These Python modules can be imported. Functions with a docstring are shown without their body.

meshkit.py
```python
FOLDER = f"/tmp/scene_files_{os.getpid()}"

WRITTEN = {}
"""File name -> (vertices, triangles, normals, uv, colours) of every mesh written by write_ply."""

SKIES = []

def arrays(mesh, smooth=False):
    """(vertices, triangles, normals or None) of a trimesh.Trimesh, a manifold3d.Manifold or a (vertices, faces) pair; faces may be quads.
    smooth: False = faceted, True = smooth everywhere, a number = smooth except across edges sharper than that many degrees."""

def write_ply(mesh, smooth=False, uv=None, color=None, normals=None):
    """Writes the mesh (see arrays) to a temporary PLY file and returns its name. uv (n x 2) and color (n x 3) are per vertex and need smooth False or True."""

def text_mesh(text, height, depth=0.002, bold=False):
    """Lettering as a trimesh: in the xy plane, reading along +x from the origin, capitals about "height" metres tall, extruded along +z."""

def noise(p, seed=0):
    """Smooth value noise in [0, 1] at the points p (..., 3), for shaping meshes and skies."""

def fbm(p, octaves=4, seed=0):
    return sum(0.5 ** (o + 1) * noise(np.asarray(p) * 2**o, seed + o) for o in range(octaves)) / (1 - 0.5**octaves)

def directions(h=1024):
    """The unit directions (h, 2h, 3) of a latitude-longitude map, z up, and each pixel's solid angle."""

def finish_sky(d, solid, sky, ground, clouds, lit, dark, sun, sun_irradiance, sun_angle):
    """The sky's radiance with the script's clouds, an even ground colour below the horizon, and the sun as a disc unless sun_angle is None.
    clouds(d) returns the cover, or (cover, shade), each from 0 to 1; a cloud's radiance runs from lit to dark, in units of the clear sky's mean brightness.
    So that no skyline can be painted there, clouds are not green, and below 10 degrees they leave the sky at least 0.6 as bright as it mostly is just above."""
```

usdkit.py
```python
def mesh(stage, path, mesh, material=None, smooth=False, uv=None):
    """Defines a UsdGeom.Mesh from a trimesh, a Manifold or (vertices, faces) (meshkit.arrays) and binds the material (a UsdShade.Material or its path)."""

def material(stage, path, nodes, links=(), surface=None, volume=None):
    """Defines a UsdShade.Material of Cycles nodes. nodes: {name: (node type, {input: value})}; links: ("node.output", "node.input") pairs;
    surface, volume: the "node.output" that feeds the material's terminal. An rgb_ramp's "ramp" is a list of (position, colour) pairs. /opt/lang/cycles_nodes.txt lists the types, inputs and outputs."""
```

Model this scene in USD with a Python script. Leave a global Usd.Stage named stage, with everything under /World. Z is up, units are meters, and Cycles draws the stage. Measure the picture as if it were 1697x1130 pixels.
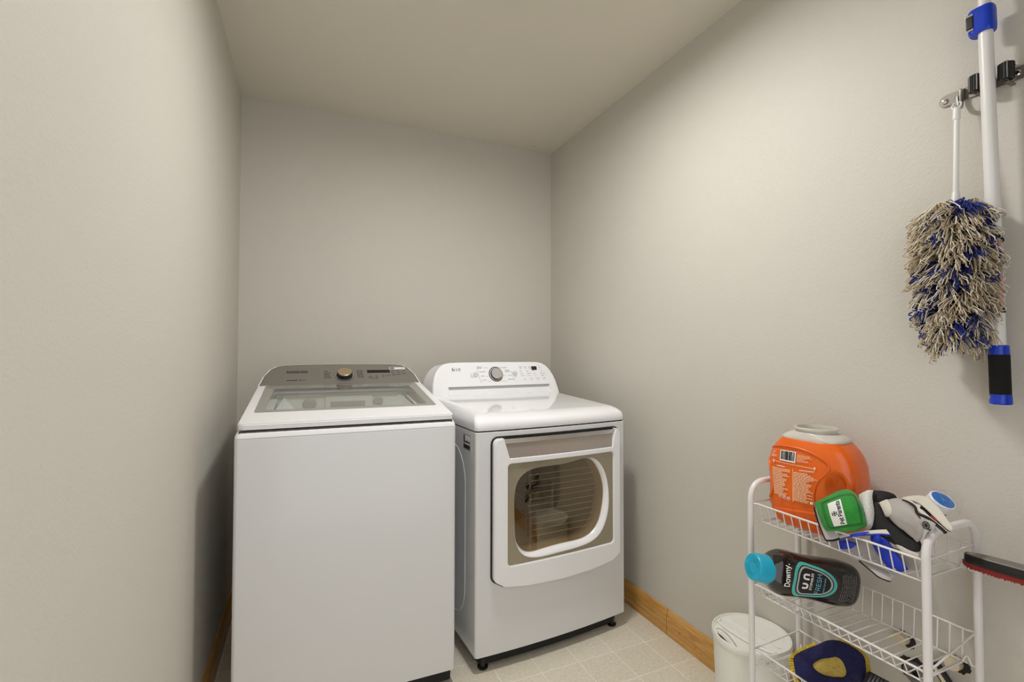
import math, random
import numpy as np, trimesh, usdkit, meshkit
import manifold3d as m3
from shapely.geometry import Polygon, Point, LineString, box as sbox
from shapely import affinity
from pxr import Usd, UsdGeom, UsdLux, UsdShade, Gf, Sdf
from scipy.interpolate import RectBivariateSpline, CubicSpline

random.seed(7); rng = np.random.default_rng(7)
stage = Usd.Stage.CreateInMemory()
UsdGeom.SetStageUpAxis(stage, 'Z'); UsdGeom.SetStageMetersPerUnit(stage, 1.0)
UsdGeom.Xform.Define(stage, '/World')

# ------------------------------------------------------------------ camera, light, exposure
XL, XR, YB, YF, ZC = -0.2994, 1.3833, 2.584, -0.13, 2.3912
CAM_H, YAW, PITCH, ROLL, FPX = 1.1632, 0.4095, 0.0225, 0.0014, 784.445
EXPOSURE = 0.20
LAMP = 138.0          # radiance of the ceiling lamp's glass
FILL = 0.38           # added dome fill to brighten the room, let in through the doorway
cy_, sy_ = math.cos(YAW), math.sin(YAW)
FW = np.array([sy_*math.cos(PITCH), cy_*math.cos(PITCH), math.sin(PITCH)])
_r = np.array([cy_, -sy_, 0]); _u = np.cross(_r, FW)
RT = math.cos(ROLL)*_r + math.sin(ROLL)*_u; UP = -math.sin(ROLL)*_r + math.cos(ROLL)*_u
EYE = np.array([0, 0, CAM_H])
cam = UsdGeom.Camera.Define(stage, '/World/camera')
cam.CreateHorizontalApertureAttr(36.0); cam.CreateVerticalApertureAttr(36.0*1130/1697)
cam.CreateFocalLengthAttr(36.0*FPX/1697); cam.CreateClippingRangeAttr((0.02, 100.0))
cam.CreateExposureAttr(EXPOSURE)
M = Gf.Matrix4d(*RT, 0, *UP, 0, *(-FW), 0, *EYE, 1)
cam.AddTransformOp().Set(M)
dome = UsdLux.DomeLight.Define(stage, '/World/hall_daylight')  # added uniform fill that reaches the room by the doorway
dome.CreateIntensityAttr(FILL); dome.CreateColorAttr(Gf.Vec3f(0.97, 0.98, 1.0))

def ray(px, py): return FW + (px-848.5)/FPX*RT + (565-py)/FPX*UP
def at(px, py, X):                       # the point at world x = X seen at that place of the photograph
    d = ray(px, py); return EYE + d*(X/d[0])
def on_plane(px, py, P0, n):
    d = ray(px, py); return EYE + d*(((P0-EYE)@n)/(d@n))

# ------------------------------------------------------------------ scene helpers
LOC = {}
used = {}
def numbered(parent, name):
    k = (parent, name); used[k] = used.get(k, -1)+1
    return name if used[k] == 0 else f'{name}_{used[k]:03d}'
def cd(p, **kw):
    for k, v in kw.items():
        if v: p.SetCustomDataByKey(k, v)
def thing(name, label, cat, loc=(0, 0, 0), rotz=0.0, group=None, kind=None):
    path = '/World/' + numbered('/World', name)
    x = UsdGeom.Xform.Define(stage, path)
    x.AddTranslateOp().Set(Gf.Vec3d(*map(float, loc))); x.AddRotateZOp().Set(float(rotz))
    cd(x.GetPrim(), label=label, category=cat, group=group, kind=kind)
    a = math.radians(rotz); R = np.array([[math.cos(a), -math.sin(a), 0], [math.sin(a), math.cos(a), 0], [0, 0, 1]])
    LOC[path] = (np.array(loc, float), R)
    return path
def obj(name, mesh, mat, parent='/World', smooth=35, label=None, kind=None, world=False, cat=None, group=None):
    path = parent + '/' + numbered(parent, name)
    if isinstance(mesh, (list, tuple)) and mesh and isinstance(mesh[0], trimesh.Trimesh): mesh = cat_(mesh)
    v, f, n = meshkit.arrays(mesh, smooth)
    if world:
        top = '/'.join(parent.split('/')[:3])
        if top in LOC:
            o, R = LOC[top]; v = (v-o)@R
            if n is not None: n = n@R
    if n is None:
        mm = usdkit.mesh(stage, path, (v, f), MATS[mat])
    else:
        mm = usdkit.mesh(stage, path, (v, f), MATS[mat])
        from pxr import Vt
        mm.CreateNormalsAttr(Vt.Vec3fArray.FromNumpy(np.asarray(n, np.float32))); mm.SetNormalsInterpolation('vertex')
    cd(mm.GetPrim(), label=label, kind=kind, category=cat, group=group)
    return path
def struct(name, mesh, mat, label, cat, smooth=False):
    return obj(name, mesh, mat, '/World', smooth, label=label, kind='structure', cat=cat)

# ------------------------------------------------------------------ mesh helpers
def cat_(ms): return trimesh.util.concatenate([m for m in ms])
def box(lo, hi):
    lo, hi = np.array(lo, float), np.array(hi, float)
    return trimesh.creation.box(hi-lo, trimesh.transformations.translation_matrix((lo+hi)/2))
def rbox(lo, hi, r, n=3):
    lo, hi = np.array(lo, float), np.array(hi, float)
    r = min(r, (hi-lo).min()/2*0.999)
    s = trimesh.creation.icosphere(1 if n < 4 else 2, r).vertices
    P = [s+np.array([x, y, z]) for x in (lo[0]+r, hi[0]-r) for y in (lo[1]+r, hi[1]-r) for z in (lo[2]+r, hi[2]-r)]
    return trimesh.convex.convex_hull(np.vstack(P))
def fillet(P, rad, n=5, closed=False):
    P = [np.array(p, float) for p in P]; out = []
    N = len(P)
    for i, p in enumerate(P):
        if not closed and i in (0, N-1): out.append(p); continue
        a, b = P[i-1]-p, P[(i+1) % N]-p
        la, lb = np.linalg.norm(a), np.linalg.norm(b)
        ang = math.acos(np.clip(a@b/la/lb, -1, 1))
        rr = rad[i] if isinstance(rad, (list, tuple)) else rad
        if rr <= 0 or abs(math.pi-ang) < 1e-3: out.append(p); continue
        t = min(rr/math.tan(ang/2), la*0.49, lb*0.49)
        A, B = p+a/la*t, p+b/lb*t
        for k in range(n+1):
            s = k/n; out.append((1-s)**2*A+2*s*(1-s)*p+s*s*B)
    return out
def tube(path, r, n=8, closed=False):
    P = np.array(path, float); N = len(P)
    rr = np.full(N, r, float) if np.ndim(r) == 0 else np.array(r, float)
    T = np.zeros_like(P)
    if closed: T = np.roll(P, -1, 0)-np.roll(P, 1, 0)
    else:
        T[1:-1] = P[2:]-P[:-2]; T[0] = P[1]-P[0]; T[-1] = P[-1]-P[-2]
    T /= np.linalg.norm(T, axis=1, keepdims=True)+1e-12
    a = np.array([0, 0, 1.0]) if abs(T[0][2]) < .9 else np.array([1.0, 0, 0])
    u = np.cross(T[0], a); u /= np.linalg.norm(u); V = []
    th = np.arange(n)/n*2*math.pi
    for i in range(N):
        u = u-(u@T[i])*T[i]; u /= np.linalg.norm(u)+1e-12; w = np.cross(T[i], u)
        V.append(P[i]+rr[i]*(np.cos(th)[:, None]*u+np.sin(th)[:, None]*w))
    return loft(V, not closed, not closed, closed)
def loft(rings, cap0=True, cap1=True, closed=False):
    n = len(rings[0]); V = np.vstack(rings); F = []
    K = len(rings)
    for k in range(K if closed else K-1):
        a, b = k*n, ((k+1) % K)*n
        i = np.arange(n); j = (i+1) % n
        F.append(np.stack([a+i, a+j, b+j], 1)); F.append(np.stack([a+i, b+j, b+i], 1))
    ex = []
    if cap0: ex.append(np.array(rings[0]).mean(0)); c = len(V)+len(ex)-1; i = np.arange(n); F.append(np.stack([np.full(n, c), (i+1) % n, i], 1))
    if cap1: ex.append(np.array(rings[-1]).mean(0)); c = len(V)+len(ex)-1; i = np.arange(n); b = (K-1)*n; F.append(np.stack([np.full(n, c), b+i, b+(i+1) % n], 1))
    if ex: V = np.vstack([V, ex])
    m = trimesh.Trimesh(V, np.vstack(F), process=False)
    if m.is_watertight and m.volume < 0: m.invert()
    return m
def lathe(prof, n=32):
    th = np.arange(n)/n*2*math.pi; rings = []
    for r, z in prof: rings.append(np.stack([max(r, 1e-5)*np.cos(th), max(r, 1e-5)*np.sin(th), np.full(n, z)], 1))
    m = loft(rings)
    return m
def extr(poly, h, M4=None):
    geoms = getattr(poly, 'geoms', [poly]); out = []
    for g in geoms:
        m = trimesh.creation.extrude_polygon(g, h, engine='earcut'); out.append(m)
    m = cat_(out)
    if M4 is not None: m.apply_transform(M4)
    return m
def fr(o, ex, ey, ez=None):
    ex = np.array(ex, float); ex /= np.linalg.norm(ex); ey = np.array(ey, float); ey = ey-(ey@ex)*ex; ey /= np.linalg.norm(ey)
    ez = np.cross(ex, ey) if ez is None else np.array(ez, float)
    m = np.eye(4); m[:3, 0], m[:3, 1], m[:3, 2], m[:3, 3] = ex, ey, ez, o
    return m
def mv(m, M4=None, t=None):
    m = m.copy()
    if M4 is not None: m.apply_transform(M4)
    if t is not None: m.apply_translation(t)
    return m
def man(m):
    m = trimesh.Trimesh(m.vertices, m.faces); m.merge_vertices()
    return m3.Manifold(m3.Mesh(np.array(m.vertices, np.float32), np.array(m.faces, np.uint32)))
def unman(q):
    q = q.to_mesh(); return trimesh.Trimesh(q.vert_properties[:, :3], q.tri_verts, process=False)
def rrect(w, h, r, c=(0, 0)): return sbox(c[0]-w/2+r, c[1]-h/2+r, c[0]+w/2-r, c[1]+h/2-r).buffer(r, quad_segs=8)
def smooth_poly(pts, r): return Polygon(pts).buffer(-r, quad_segs=8).buffer(2*r, quad_segs=8).buffer(-r, quad_segs=8)
def spoly(pts, n=80):                    # smooth closed curve through points
    P = np.array(list(pts)+[pts[0]], float); t = np.r_[0, np.cumsum(np.linalg.norm(np.diff(P, axis=0), axis=1))]
    c = CubicSpline(t, P, bc_type='periodic'); return c(np.linspace(0, t[-1], n, endpoint=False))
def text(s, h, d=.0004, bold=False, center=False):
    m = meshkit.text_mesh(s, h, d, bold)
    if center: m.apply_translation([-m.bounds[:, 0].mean(), -m.bounds[:, 1].mean(), 0])
    return m
def wrap(m, surf, size=None):            # lays a flat mesh (x, y, height) on a surface surf(x, y) -> point, normal
    if size: m = m.subdivide_to_size(size)
    P, N = surf(m.vertices[:, 0], m.vertices[:, 1])
    return trimesh.Trimesh(P+N*m.vertices[:, 2:3], m.faces, process=False)
def sheet(ctrl, th, n=(26, 26), wr=0.0, seed=0, wsc=30):
    """A cloth: a smooth grid through control points, thickened along its normals, with a little crumple."""
    C = np.array(ctrl, float); a, b = C.shape[:2]
    uu, vv = np.linspace(0, 1, n[0]), np.linspace(0, 1, n[1])
    G = np.stack([RectBivariateSpline(np.linspace(0, 1, a), np.linspace(0, 1, b), C[..., k], kx=min(3, a-1), ky=min(3, b-1))(uu, vv) for k in range(3)], -1)
    du, dv = np.gradient(G, axis=0), np.gradient(G, axis=1)
    N = np.cross(du, dv); N /= np.linalg.norm(N, axis=-1, keepdims=True)+1e-12
    if wr: G = G+N*((meshkit.fbm(G*wsc, 3, seed)-.5)*2*wr)[..., None]
    edge = np.minimum.reduce([np.broadcast_to(np.minimum(uu, 1-uu)[:, None], n), np.broadcast_to(np.minimum(vv, 1-vv)[None], n)])
    k = (0.35+0.65*np.clip(edge/.06, 0, 1)**.5)[..., None]*th/2
    A, B = (G+N*k).reshape(-1, 3), (G-N*k).reshape(-1, 3)
    q = np.arange(n[0]*n[1]).reshape(n)
    F1 = np.stack([q[:-1, :-1], q[1:, :-1], q[1:, 1:], q[:-1, 1:]], -1).reshape(-1, 4); m_ = n[0]*n[1]
    F = [F1[:, [0, 1, 2]], F1[:, [0, 2, 3]], (F1+m_)[:, [0, 2, 1]], (F1+m_)[:, [0, 3, 2]]]
    rim = np.r_[q[0, :-1], q[:-1, -1], q[-1, :0:-1], q[:0:-1, 0]]; nx = np.roll(rim, -1)
    F += [np.stack([rim, rim+m_, nx+m_], 1), np.stack([rim, nx+m_, nx], 1)]
    m = trimesh.Trimesh(np.vstack([A, B]), np.vstack(F), process=False)
    m.fix_normals() if False else None
    edges = {'u0': G[0], 'u1': G[-1], 'v0': G[:, 0], 'v1': G[:, -1]}
    return m, G, N, edges

# ------------------------------------------------------------------ materials
MATS = {}
def mat(name, col, rough=.5, metal=0., bump=None, var=None, **kw):
    p = dict(base_color=col, roughness=rough, metallic=metal, **kw)
    nodes = {'p': ('principled_bsdf', p)}; links = []
    if bump or var: nodes['tc'] = ('texture_coordinate', {})
    if var:                              # (scale, colour 2, low, high)
        sc, c2, lo, hi = var
        nodes['vn'] = ('noise_texture', {'scale': sc, 'detail': 5.0, 'roughness': .6}); nodes['vr'] = ('rgb_ramp', {'ramp': [(lo, col), (hi, c2)]})
        links += [('tc.object', 'vn.vector'), ('vn.fac', 'vr.fac'), ('vr.color', 'p.base_color')]
    if bump:
        sc, st, dist = bump
        nodes['bn'] = ('noise_texture', {'scale': sc, 'detail': 3.0, 'roughness': .55}); nodes['b'] = ('bump', {'strength': st, 'distance': dist})
        links += [('tc.object', 'bn.vector'), ('bn.fac', 'b.height'), ('b.normal', 'p.normal')]
    MATS[name] = usdkit.material(stage, '/World/Looks/'+name, nodes, links, surface='p.BSDF')
WALL = (.62, .592, .530)
mat('wall_paint', WALL, .58, bump=(150, .28, .003))
mat('ceiling_paint', (.70, .655, .555), .34, bump=(150, .28, .003))
mat('enamel', (.72, .725, .735), .22, coat_weight=.3, coat_roughness=.1)
mat('enamel_gloss', (.90, .905, .92), .12, coat_weight=.5)
mat('plastic_white', (.88, .885, .90), .25)
mat('console_white', (.92, .925, .945), .25)
mat('black_plastic', (.012, .011, .011), .35)
mat('black_matte', (.01, .01, .01), .8)
mat('dark_gap', (.015, .014, .013), .7)  # near-black for painted shade in gaps and holes, also the seam
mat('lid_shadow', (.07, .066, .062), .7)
mat('panel_grey', (.30, .28, .255), .36, metal=.5, bump=(400, .05, .001))
mat('lid_grey', (.47, .455, .445), .3, metal=.2)
mat('tub_plastic', (.62, .63, .58), .35)
mat('tub_grey', (.36, .36, .33), .4)
mat('tub_white', (.82, .86, .88), .35)
mat('print_black', (.015, .015, .016), .5)
mat('print_grey', (.22, .22, .23), .5)
mat('print_white', (.88, .87, .84), .5)
mat('display_black', (.004, .004, .004), .08)
mat('display_brown', (.035, .022, .014), .1)
mat('gold_brushed', (.78, .66, .46), .25, metal=1.)
mat('chrome', (.80, .80, .80), .12, metal=1.)
mat('silver', (.62, .61, .61), .28, metal=.8)
mat('steel_brushed', (.26, .235, .205), .55, metal=.75)
mat('bronze', (.36, .315, .225), .12, metal=.35, coat_weight=.6, coat_roughness=.03)
mat('handle_silver', (.44, .40, .36), .3, metal=.6)
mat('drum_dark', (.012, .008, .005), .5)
mat('drum_steel', (.10, .08, .06), .35, metal=.6)
mat('sticker_white', (.80, .80, .80), .4)
mat('sticker_blue', (.12, .16, .22), .35)
mat('sticker_grey', (.10, .10, .105), .4)
mat('rack_white', (.82, .79, .77), .28)
mat('bin_white', (.86, .86, .80), .38)
mat('orange', (.84, .145, .007), .28, var=(6, (.80, .125, .005), .4, .6), coat_weight=.25, coat_roughness=.2)
mat('collar_grey', (.62, .58, .52), .3)
mat('label_ink', (.96, .72, .45), .5)
mat('cyan_cap', (.015, .42, .62), .35)
mat('dark_bottle', (.012, .009, .008), .10, coat_weight=.6, coat_roughness=.04)
mat('teal', (.10, .52, .46), .35)
mat('label_silver', (.55, .56, .56), .3, metal=.3)
mat('fresh_blue', (.16, .52, .66), .4)
mat('green_cloth', (.025, .30, .035), .85, var=(40, (.02, .24, .03), .4, .6), bump=(600, .3, .002), sheen_weight=.2)
mat('black_cloth', (.012, .011, .012), .8, bump=(400, .3, .002))
mat('white_terry', (.80, .79, .74), .95, bump=(420, .8, .004))
mat('grey_cloth', (.46, .43, .41), .55, bump=(300, .15, .002))
mat('blue_cloth', (.014, .045, .55), .5, bump=(300, .2, .002))
mat('offwhite_cloth', (.70, .66, .57), .8, bump=(300, .2, .002))
mat('red_plastic', (.45, .015, .012), .4)
mat('red_rubber', (.26, .010, .010), .55, bump=(200, .4, .003))
mat('broom_grey', (.20, .175, .15), .45)
mat('blue_plastic', (.006, .045, .52), .25)
mat('cap_blue', (.015, .17, .62), .4)
mat('pole_white', (.80, .79, .77), .35)
mat('foam_black', (.004, .004, .004), .9, bump=(500, .2, .001))
mat('pink_label', (.60, .27, .25), .4)
mat('strand_cream', (.70, .61, .46), .95, var=(30, (.60, .50, .35), .35, .65))
mat('strand_tan', (.46, .36, .23), .95, var=(30, (.36, .27, .16), .35, .65))
mat('strand_pale', (.80, .76, .66), .95)
mat('strand_blue', (.035, .055, .30), .95)
mat('strand_navy', (.012, .018, .10), .95)
mat('navy_sponge', (.014, .013, .075), .9, var=(22, (.05, .035, .045), .55, .75), bump=(160, .9, .006))
mat('yellow_cloth', (.62, .45, .10), .9, var=(60, (.30, .20, .06), .5, .75), bump=(160, .8, .005))
mat('yellow_fringe', (.72, .52, .06), .9, bump=(200, .6, .004))
mat('pipe_cream', (.66, .56, .40), .5)
mat('pipe_dark', (.02, .018, .016), .7)
mat('rubber_grey', (.16, .15, .14), .6)
mat('door_wood', (.10, .045, .018), .4, var=(3, (.06, .025, .01), .35, .65))
# floor tiles: vinyl with a mottled sand tone that shifts a little from tile to tile
MATS['tile'] = usdkit.material(stage, '/World/Looks/tile', {
    'tc': ('texture_coordinate', {}), 'geo': ('geometry', {}), 'n': ('noise_texture', {'scale': 90.0, 'detail': 6.0, 'roughness': .65}), 'oi': ('object_info', {}),
    'r': ('rgb_ramp', {'ramp': [(.28, (.66, .595, .46)), (.5, (.75, .695, .57)), (.72, (.83, .785, .68))]}),
    'mr': ('map_range', {'from_min': 0., 'from_max': 1., 'to_min': -.05, 'to_max': .05}), 'ad': ('math', {'math_type': 'add'}),
    'p': ('principled_bsdf', {'roughness': .42}), 'b': ('bump', {'strength': .15, 'distance': .002})},
    [('geo.position', 'n.vector'), ('oi.random', 'mr.value'), ('n.fac', 'ad.value1'), ('mr.result', 'ad.value2'), ('ad.value', 'r.fac'), ('r.color', 'p.base_color'), ('n.fac', 'b.height'), ('b.normal', 'p.normal')], surface='p.BSDF')
mat('grout', (.92, .89, .80), .5)
# pine boards: grain stretched along y, with knots
def pine(name, sc):
    MATS[name] = usdkit.material(stage, '/World/Looks/'+name, {
        'tc': ('geometry', {}), 'mp': ('mapping', {'scale': sc}), 'n': ('noise_texture', {'scale': 9.0, 'detail': 6.0, 'roughness': .6, 'distortion': .6}),
        'r': ('rgb_ramp', {'ramp': [(.3, (.47, .22, .05)), (.5, (.63, .33, .085)), (.7, (.74, .43, .14))]}),
        'p': ('principled_bsdf', {'roughness': .38, 'coat_weight': .2}), },
        [('tc.position', 'mp.vector'), ('mp.vector', 'n.vector'), ('n.fac', 'r.fac'), ('r.color', 'p.base_color')], surface='p.BSDF')
pine('pine', (9., .9, 9.)); pine('pine_x', (.9, 9., 9.)); pine('pine_z', (9., 9., .9))
def glass(name, tint, base, edge, gloss=(1, 1, 1), rough=.0, power=4.):
    """Clear pane: sunlight and lamp light pass; reflection grows towards grazing angles, the same from both faces."""
    nodes = {'t': ('transparent_bsdf', {'color': tint}), 'g': ('glossy_bsdf', {'color': gloss, 'roughness': rough}), 'f': ('layer_weight', {'blend': .5}), 'w': ('math', {'math_type': 'power', 'value2': power}),
             'a': ('math', {'math_type': 'multiply_add', 'value2': edge, 'value3': base, 'use_clamp': True}), 'm': ('mix_closure', {})}
    links = [('f.facing', 'w.value1'), ('w.value', 'a.value1'), ('a.value', 'm.fac'), ('t.BSDF', 'm.closure1'), ('g.BSDF', 'm.closure2')]
    MATS[name] = usdkit.material(stage, '/World/Looks/'+name, nodes, links, surface='m.closure')
glass('lid_glass', (.95, .955, .94), .03, .40)
glass('door_glass', (.78, .71, .60), .11, .5, gloss=(.95, .90, .80))
glass('clear_film', (.97, .975, .98), .03, .5, rough=.15)
MATS['lamp_glass'] = usdkit.material(stage, '/World/Looks/lamp_glass', {'e': ('emission', {'color': (1., .985, .96), 'strength': LAMP})}, [], surface='e.emission')

# ------------------------------------------------------------------ the setting
T = .1
struct('wall_left', box((XL-T, YF-T, 0), (XL, YB+T, ZC)), 'wall_paint', 'plain warm grey painted wall on the left of the washer', 'wall')
struct('wall_right', box((XR, YF-T, 0), (XR+T, YB+T, ZC)), 'wall_paint', 'warm grey orange-peel painted wall behind the wire rack and dust mop', 'wall')
struct('wall_back', box((XL, YB, 0), (XR, YB+T, ZC)), 'wall_paint', 'plain warm grey painted wall behind the washer and dryer', 'wall')
DX0, DX1, DH = -.22, .98, 2.04  # doorway widened so the added fill reaches the dryer
struct('wall_front', cat_([box((XL, YF-T, 0), (DX0, YF, ZC)), box((DX1, YF-T, 0), (XR, YF, ZC)), box((DX0, YF-T, DH), (DX1, YF, ZC))]), 'wall_paint', 'warm grey painted wall with an open doorway behind the camera, widened for the added fill', 'wall')
tr = thing('trim_1', 'pine casing around the open doorway behind the camera', 'door trim', (0, 0, 0), kind='structure')
obj('casing_board', box((DX0-.06, YF, .0), (DX0, YF+.014, DH)), 'pine_z', tr, False); obj('casing_board', box((DX1, YF, .0), (DX1+.06, YF+.014, DH)), 'pine_z', tr, False)
obj('casing_board', box((DX0-.06, YF, DH), (DX1+.06, YF+.014, DH+.06)), 'pine_x', tr, False)
struct('door_1', rbox((DX1+.065, YF+.003, .01), (XR-.01, YF+.035, 2.03), .003), 'door_wood', 'dark stained wooden door folded back against the front wall', 'door')
ce = thing('ceiling', 'plain warm grey painted ceiling with fine texture', 'ceiling', (0, 0, ZC), kind='structure')
obj('ceiling_board', box((XL-T, YF-T, ZC), (XR+T, YB+T, ZC+T)), 'ceiling_paint', ce, False, world=True)
_p = EYE+ray(885.3, 242)*((ZC-.0005-CAM_H)/ray(885.3, 242)[2])
obj('nail_head', mv(lathe([(0, 0), (.0025, 0), (.0025, .0012), (0, .0012)], 8), t=_p-[0, 0, .0008]), 'print_black', ce, world=True, label='tiny dark nail head')
fl = thing('floor', 'sand coloured mottled vinyl floor in small squares with pale seams', 'floor', (0, 0, 0), kind='structure')
obj('underlay', box((XL-T, YF-T, -.06), (XR+T, YB+T, -.0004)), 'grout', fl, False, label='pale seams between the floor squares')
px_, X0g, Y0g = .1538, 1.2565, 1.3995
for i in range(-11, 2):
    for j in range(-10, 9):
        x0, x1 = max(X0g+i*px_+.0016, XL), min(X0g+(i+1)*px_-.0016, XR); y0, y1 = max(Y0g+j*px_+.0016, YF), min(Y0g+(j+1)*px_-.0016, YB)
        if x1-x0 > .01 and y1-y0 > .01: obj('tile', box((x0, y0, -.004), (x1, y1, 0)), 'tile', fl, False)
def base_profile(h=.10, t=.013):
    return [(0, 0), (t, 0), (t, h-.022), (t-.003, h-.014), (t-.0035, h-.009), (t-.007, h-.003), (t-.009, h), (0, h)]
def baseboard(a, b, inward):
    a, b = np.array(a, float), np.array(b, float); L = np.linalg.norm(b-a); d = (b-a)/L
    return extr(Polygon(base_profile()), L, fr(a, inward, (0, 0, 1), d) if np.dot(np.cross(inward, (0, 0, 1)), d) > 0 else fr(b, inward, (0, 0, 1), -d))
bb = thing('baseboard_right', 'pine baseboard with a butt joint along the right wall', 'baseboard', (XR, 0, 0), kind='structure')
yj = 1.556
for (y0, y1) in ((YF+.04, yj-.0012), (yj+.0012, YB-.014)):
    b_ = obj('board', baseboard((XR, y0, .001), (XR, y1, .001), (-1, 0, 0)), 'pine', bb, 20, world=True)
    spots = [(y, z) for y, z in [(1.533, .066), (1.55, .03), (1.48, .05), (1.483, .042), (1.45, .047), (1.40, .035), (1.37, .03), (1.548, .08), (1.64, .06), (1.515, .033), (1.512, .073)] if y0 < y < y1]
    obj('nail_hole', [mv(lathe([(0, 0), (.0017, 0), (.0017, .0006), (0, .0006)], 7), fr((XR-.0132, y, z), (0, 1, 0), (0, 0, 1), (-1, 0, 0))) for y, z in spots], 'pipe_dark', b_, world=True, kind='stuff', label='small dark nail holes')
bl = thing('baseboard_left', 'pine baseboard in the dark gap left of the washer', 'baseboard', (XL, 0, 0), kind='structure')
obj('board', baseboard((XL, YF+.04, .001), (XL, YB-.014, .001), (1, 0, 0)), 'pine', bl, 20, world=True)
bk = thing('baseboard_back', 'pine baseboard hidden behind the washer and dryer', 'baseboard', (0, YB, 0), kind='structure')
obj('board', baseboard((XL+.014, YB, .001), (XR-.014, YB, .001), (0, -1, 0)), 'pine_x', bk, 20, world=True)
# the ceiling lamp (just above the frame)
LX, LY = .58, 1.26
lp = thing('ceiling_light', 'round flush ceiling lamp with frosted glass in a silver ring', 'ceiling light', (LX, LY, ZC))
obj('base_ring', lathe([(0, 0), (.122, 0), (.124, -.006), (.120, -.056), (.116, -.060), (.108, -.060), (.106, -.056), (.106, -.02), (0, -.02)][::-1], 40), 'silver', lp)  # ring deepened to hold back lamp light going sideways
obj('glass_shade', lathe([(.001, -.059)]+[(.105*math.sin(a), -.048-.011*math.cos(a)) for a in np.linspace(.12, math.pi/2, 10)]+[(.001, -.0475)], 40), 'lamp_glass', lp, True)




# ------------------------------------------------------------------ washing machine (local: u right, v back, z up; origin under its front left corner)
WW, WD, WZ = .684, .745, .90
wm = thing('washing_machine', 'white top-loading washer with grey control panel and glass lid beside the left wall', 'washing machine', (-.196, 1.627, 0), -.6)
def outline(w, d, r, ins=0., bow=0., n=12, nf=20):
    """Plan outline of a cabinet: rounded corners, front edge bowed out by bow."""
    pts = []
    for (cx, cy, a0) in ((ins+r, ins+r, math.pi), (w-ins-r, ins+r, 1.5*math.pi), (w-ins-r, d-ins-r, 0), (ins+r, d-ins-r, .5*math.pi)):
        for k in range(n+1):
            a = a0+k/n*math.pi/2; pts.append((cx+r*math.cos(a), cy+r*math.sin(a)))
        if a0 == math.pi:
            for k in range(1, nf): pts.append((ins+r+(w-2*ins-2*r)*k/nf, ins))
    P = np.array(pts)
    if bow:
        k = 1-((P[:, 0]-w/2)/(w/2))**2; P[:, 1] -= bow*np.clip(k, 0, 1)*np.clip(1-(P[:, 1]-ins)/.12, 0, 1)
    return P
def ring(P, z): return np.c_[P, np.full(len(P), z) if np.ndim(z) == 0 else z]
C0 = outline(WW, WD, .012)
HU0, HU1, HV0, HV1 = .085, WW-.085, .13, .50
cab = man(loft([ring(outline(WW, WD, .012, .003), .052), ring(C0, .055), ring(C0, WZ-.003), ring(outline(WW, WD, .012, .002), WZ)]))-man(box((HU0-.01, HV0-.01, .56), (HU1+.01, HV1+.03, 1.2)))
obj('cabinet', unman(cab), 'enamel', wm, 30)
obj('plinth', loft([ring(outline(WW, WD, .012, .012), .016), ring(outline(WW, WD, .012, .010), .052)]), 'black_matte', wm, 40, label='black plinth under the cabinet')
for x in (.06, WW-.06):
    for y in (.06, WD-.06): obj('foot', mv(lathe([(0, 0), (.022, 0), (.024, .006), (.012, .009), (.011, .018), (0, .018)], 16), t=(x, y, 0)), 'black_plastic', wm)
SL = .149
def lidz(v): return .922+SL*v
def topz(P, base, k): return base+SL*k*np.clip(P[:, 1], 0, .56)
rings = []
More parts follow.
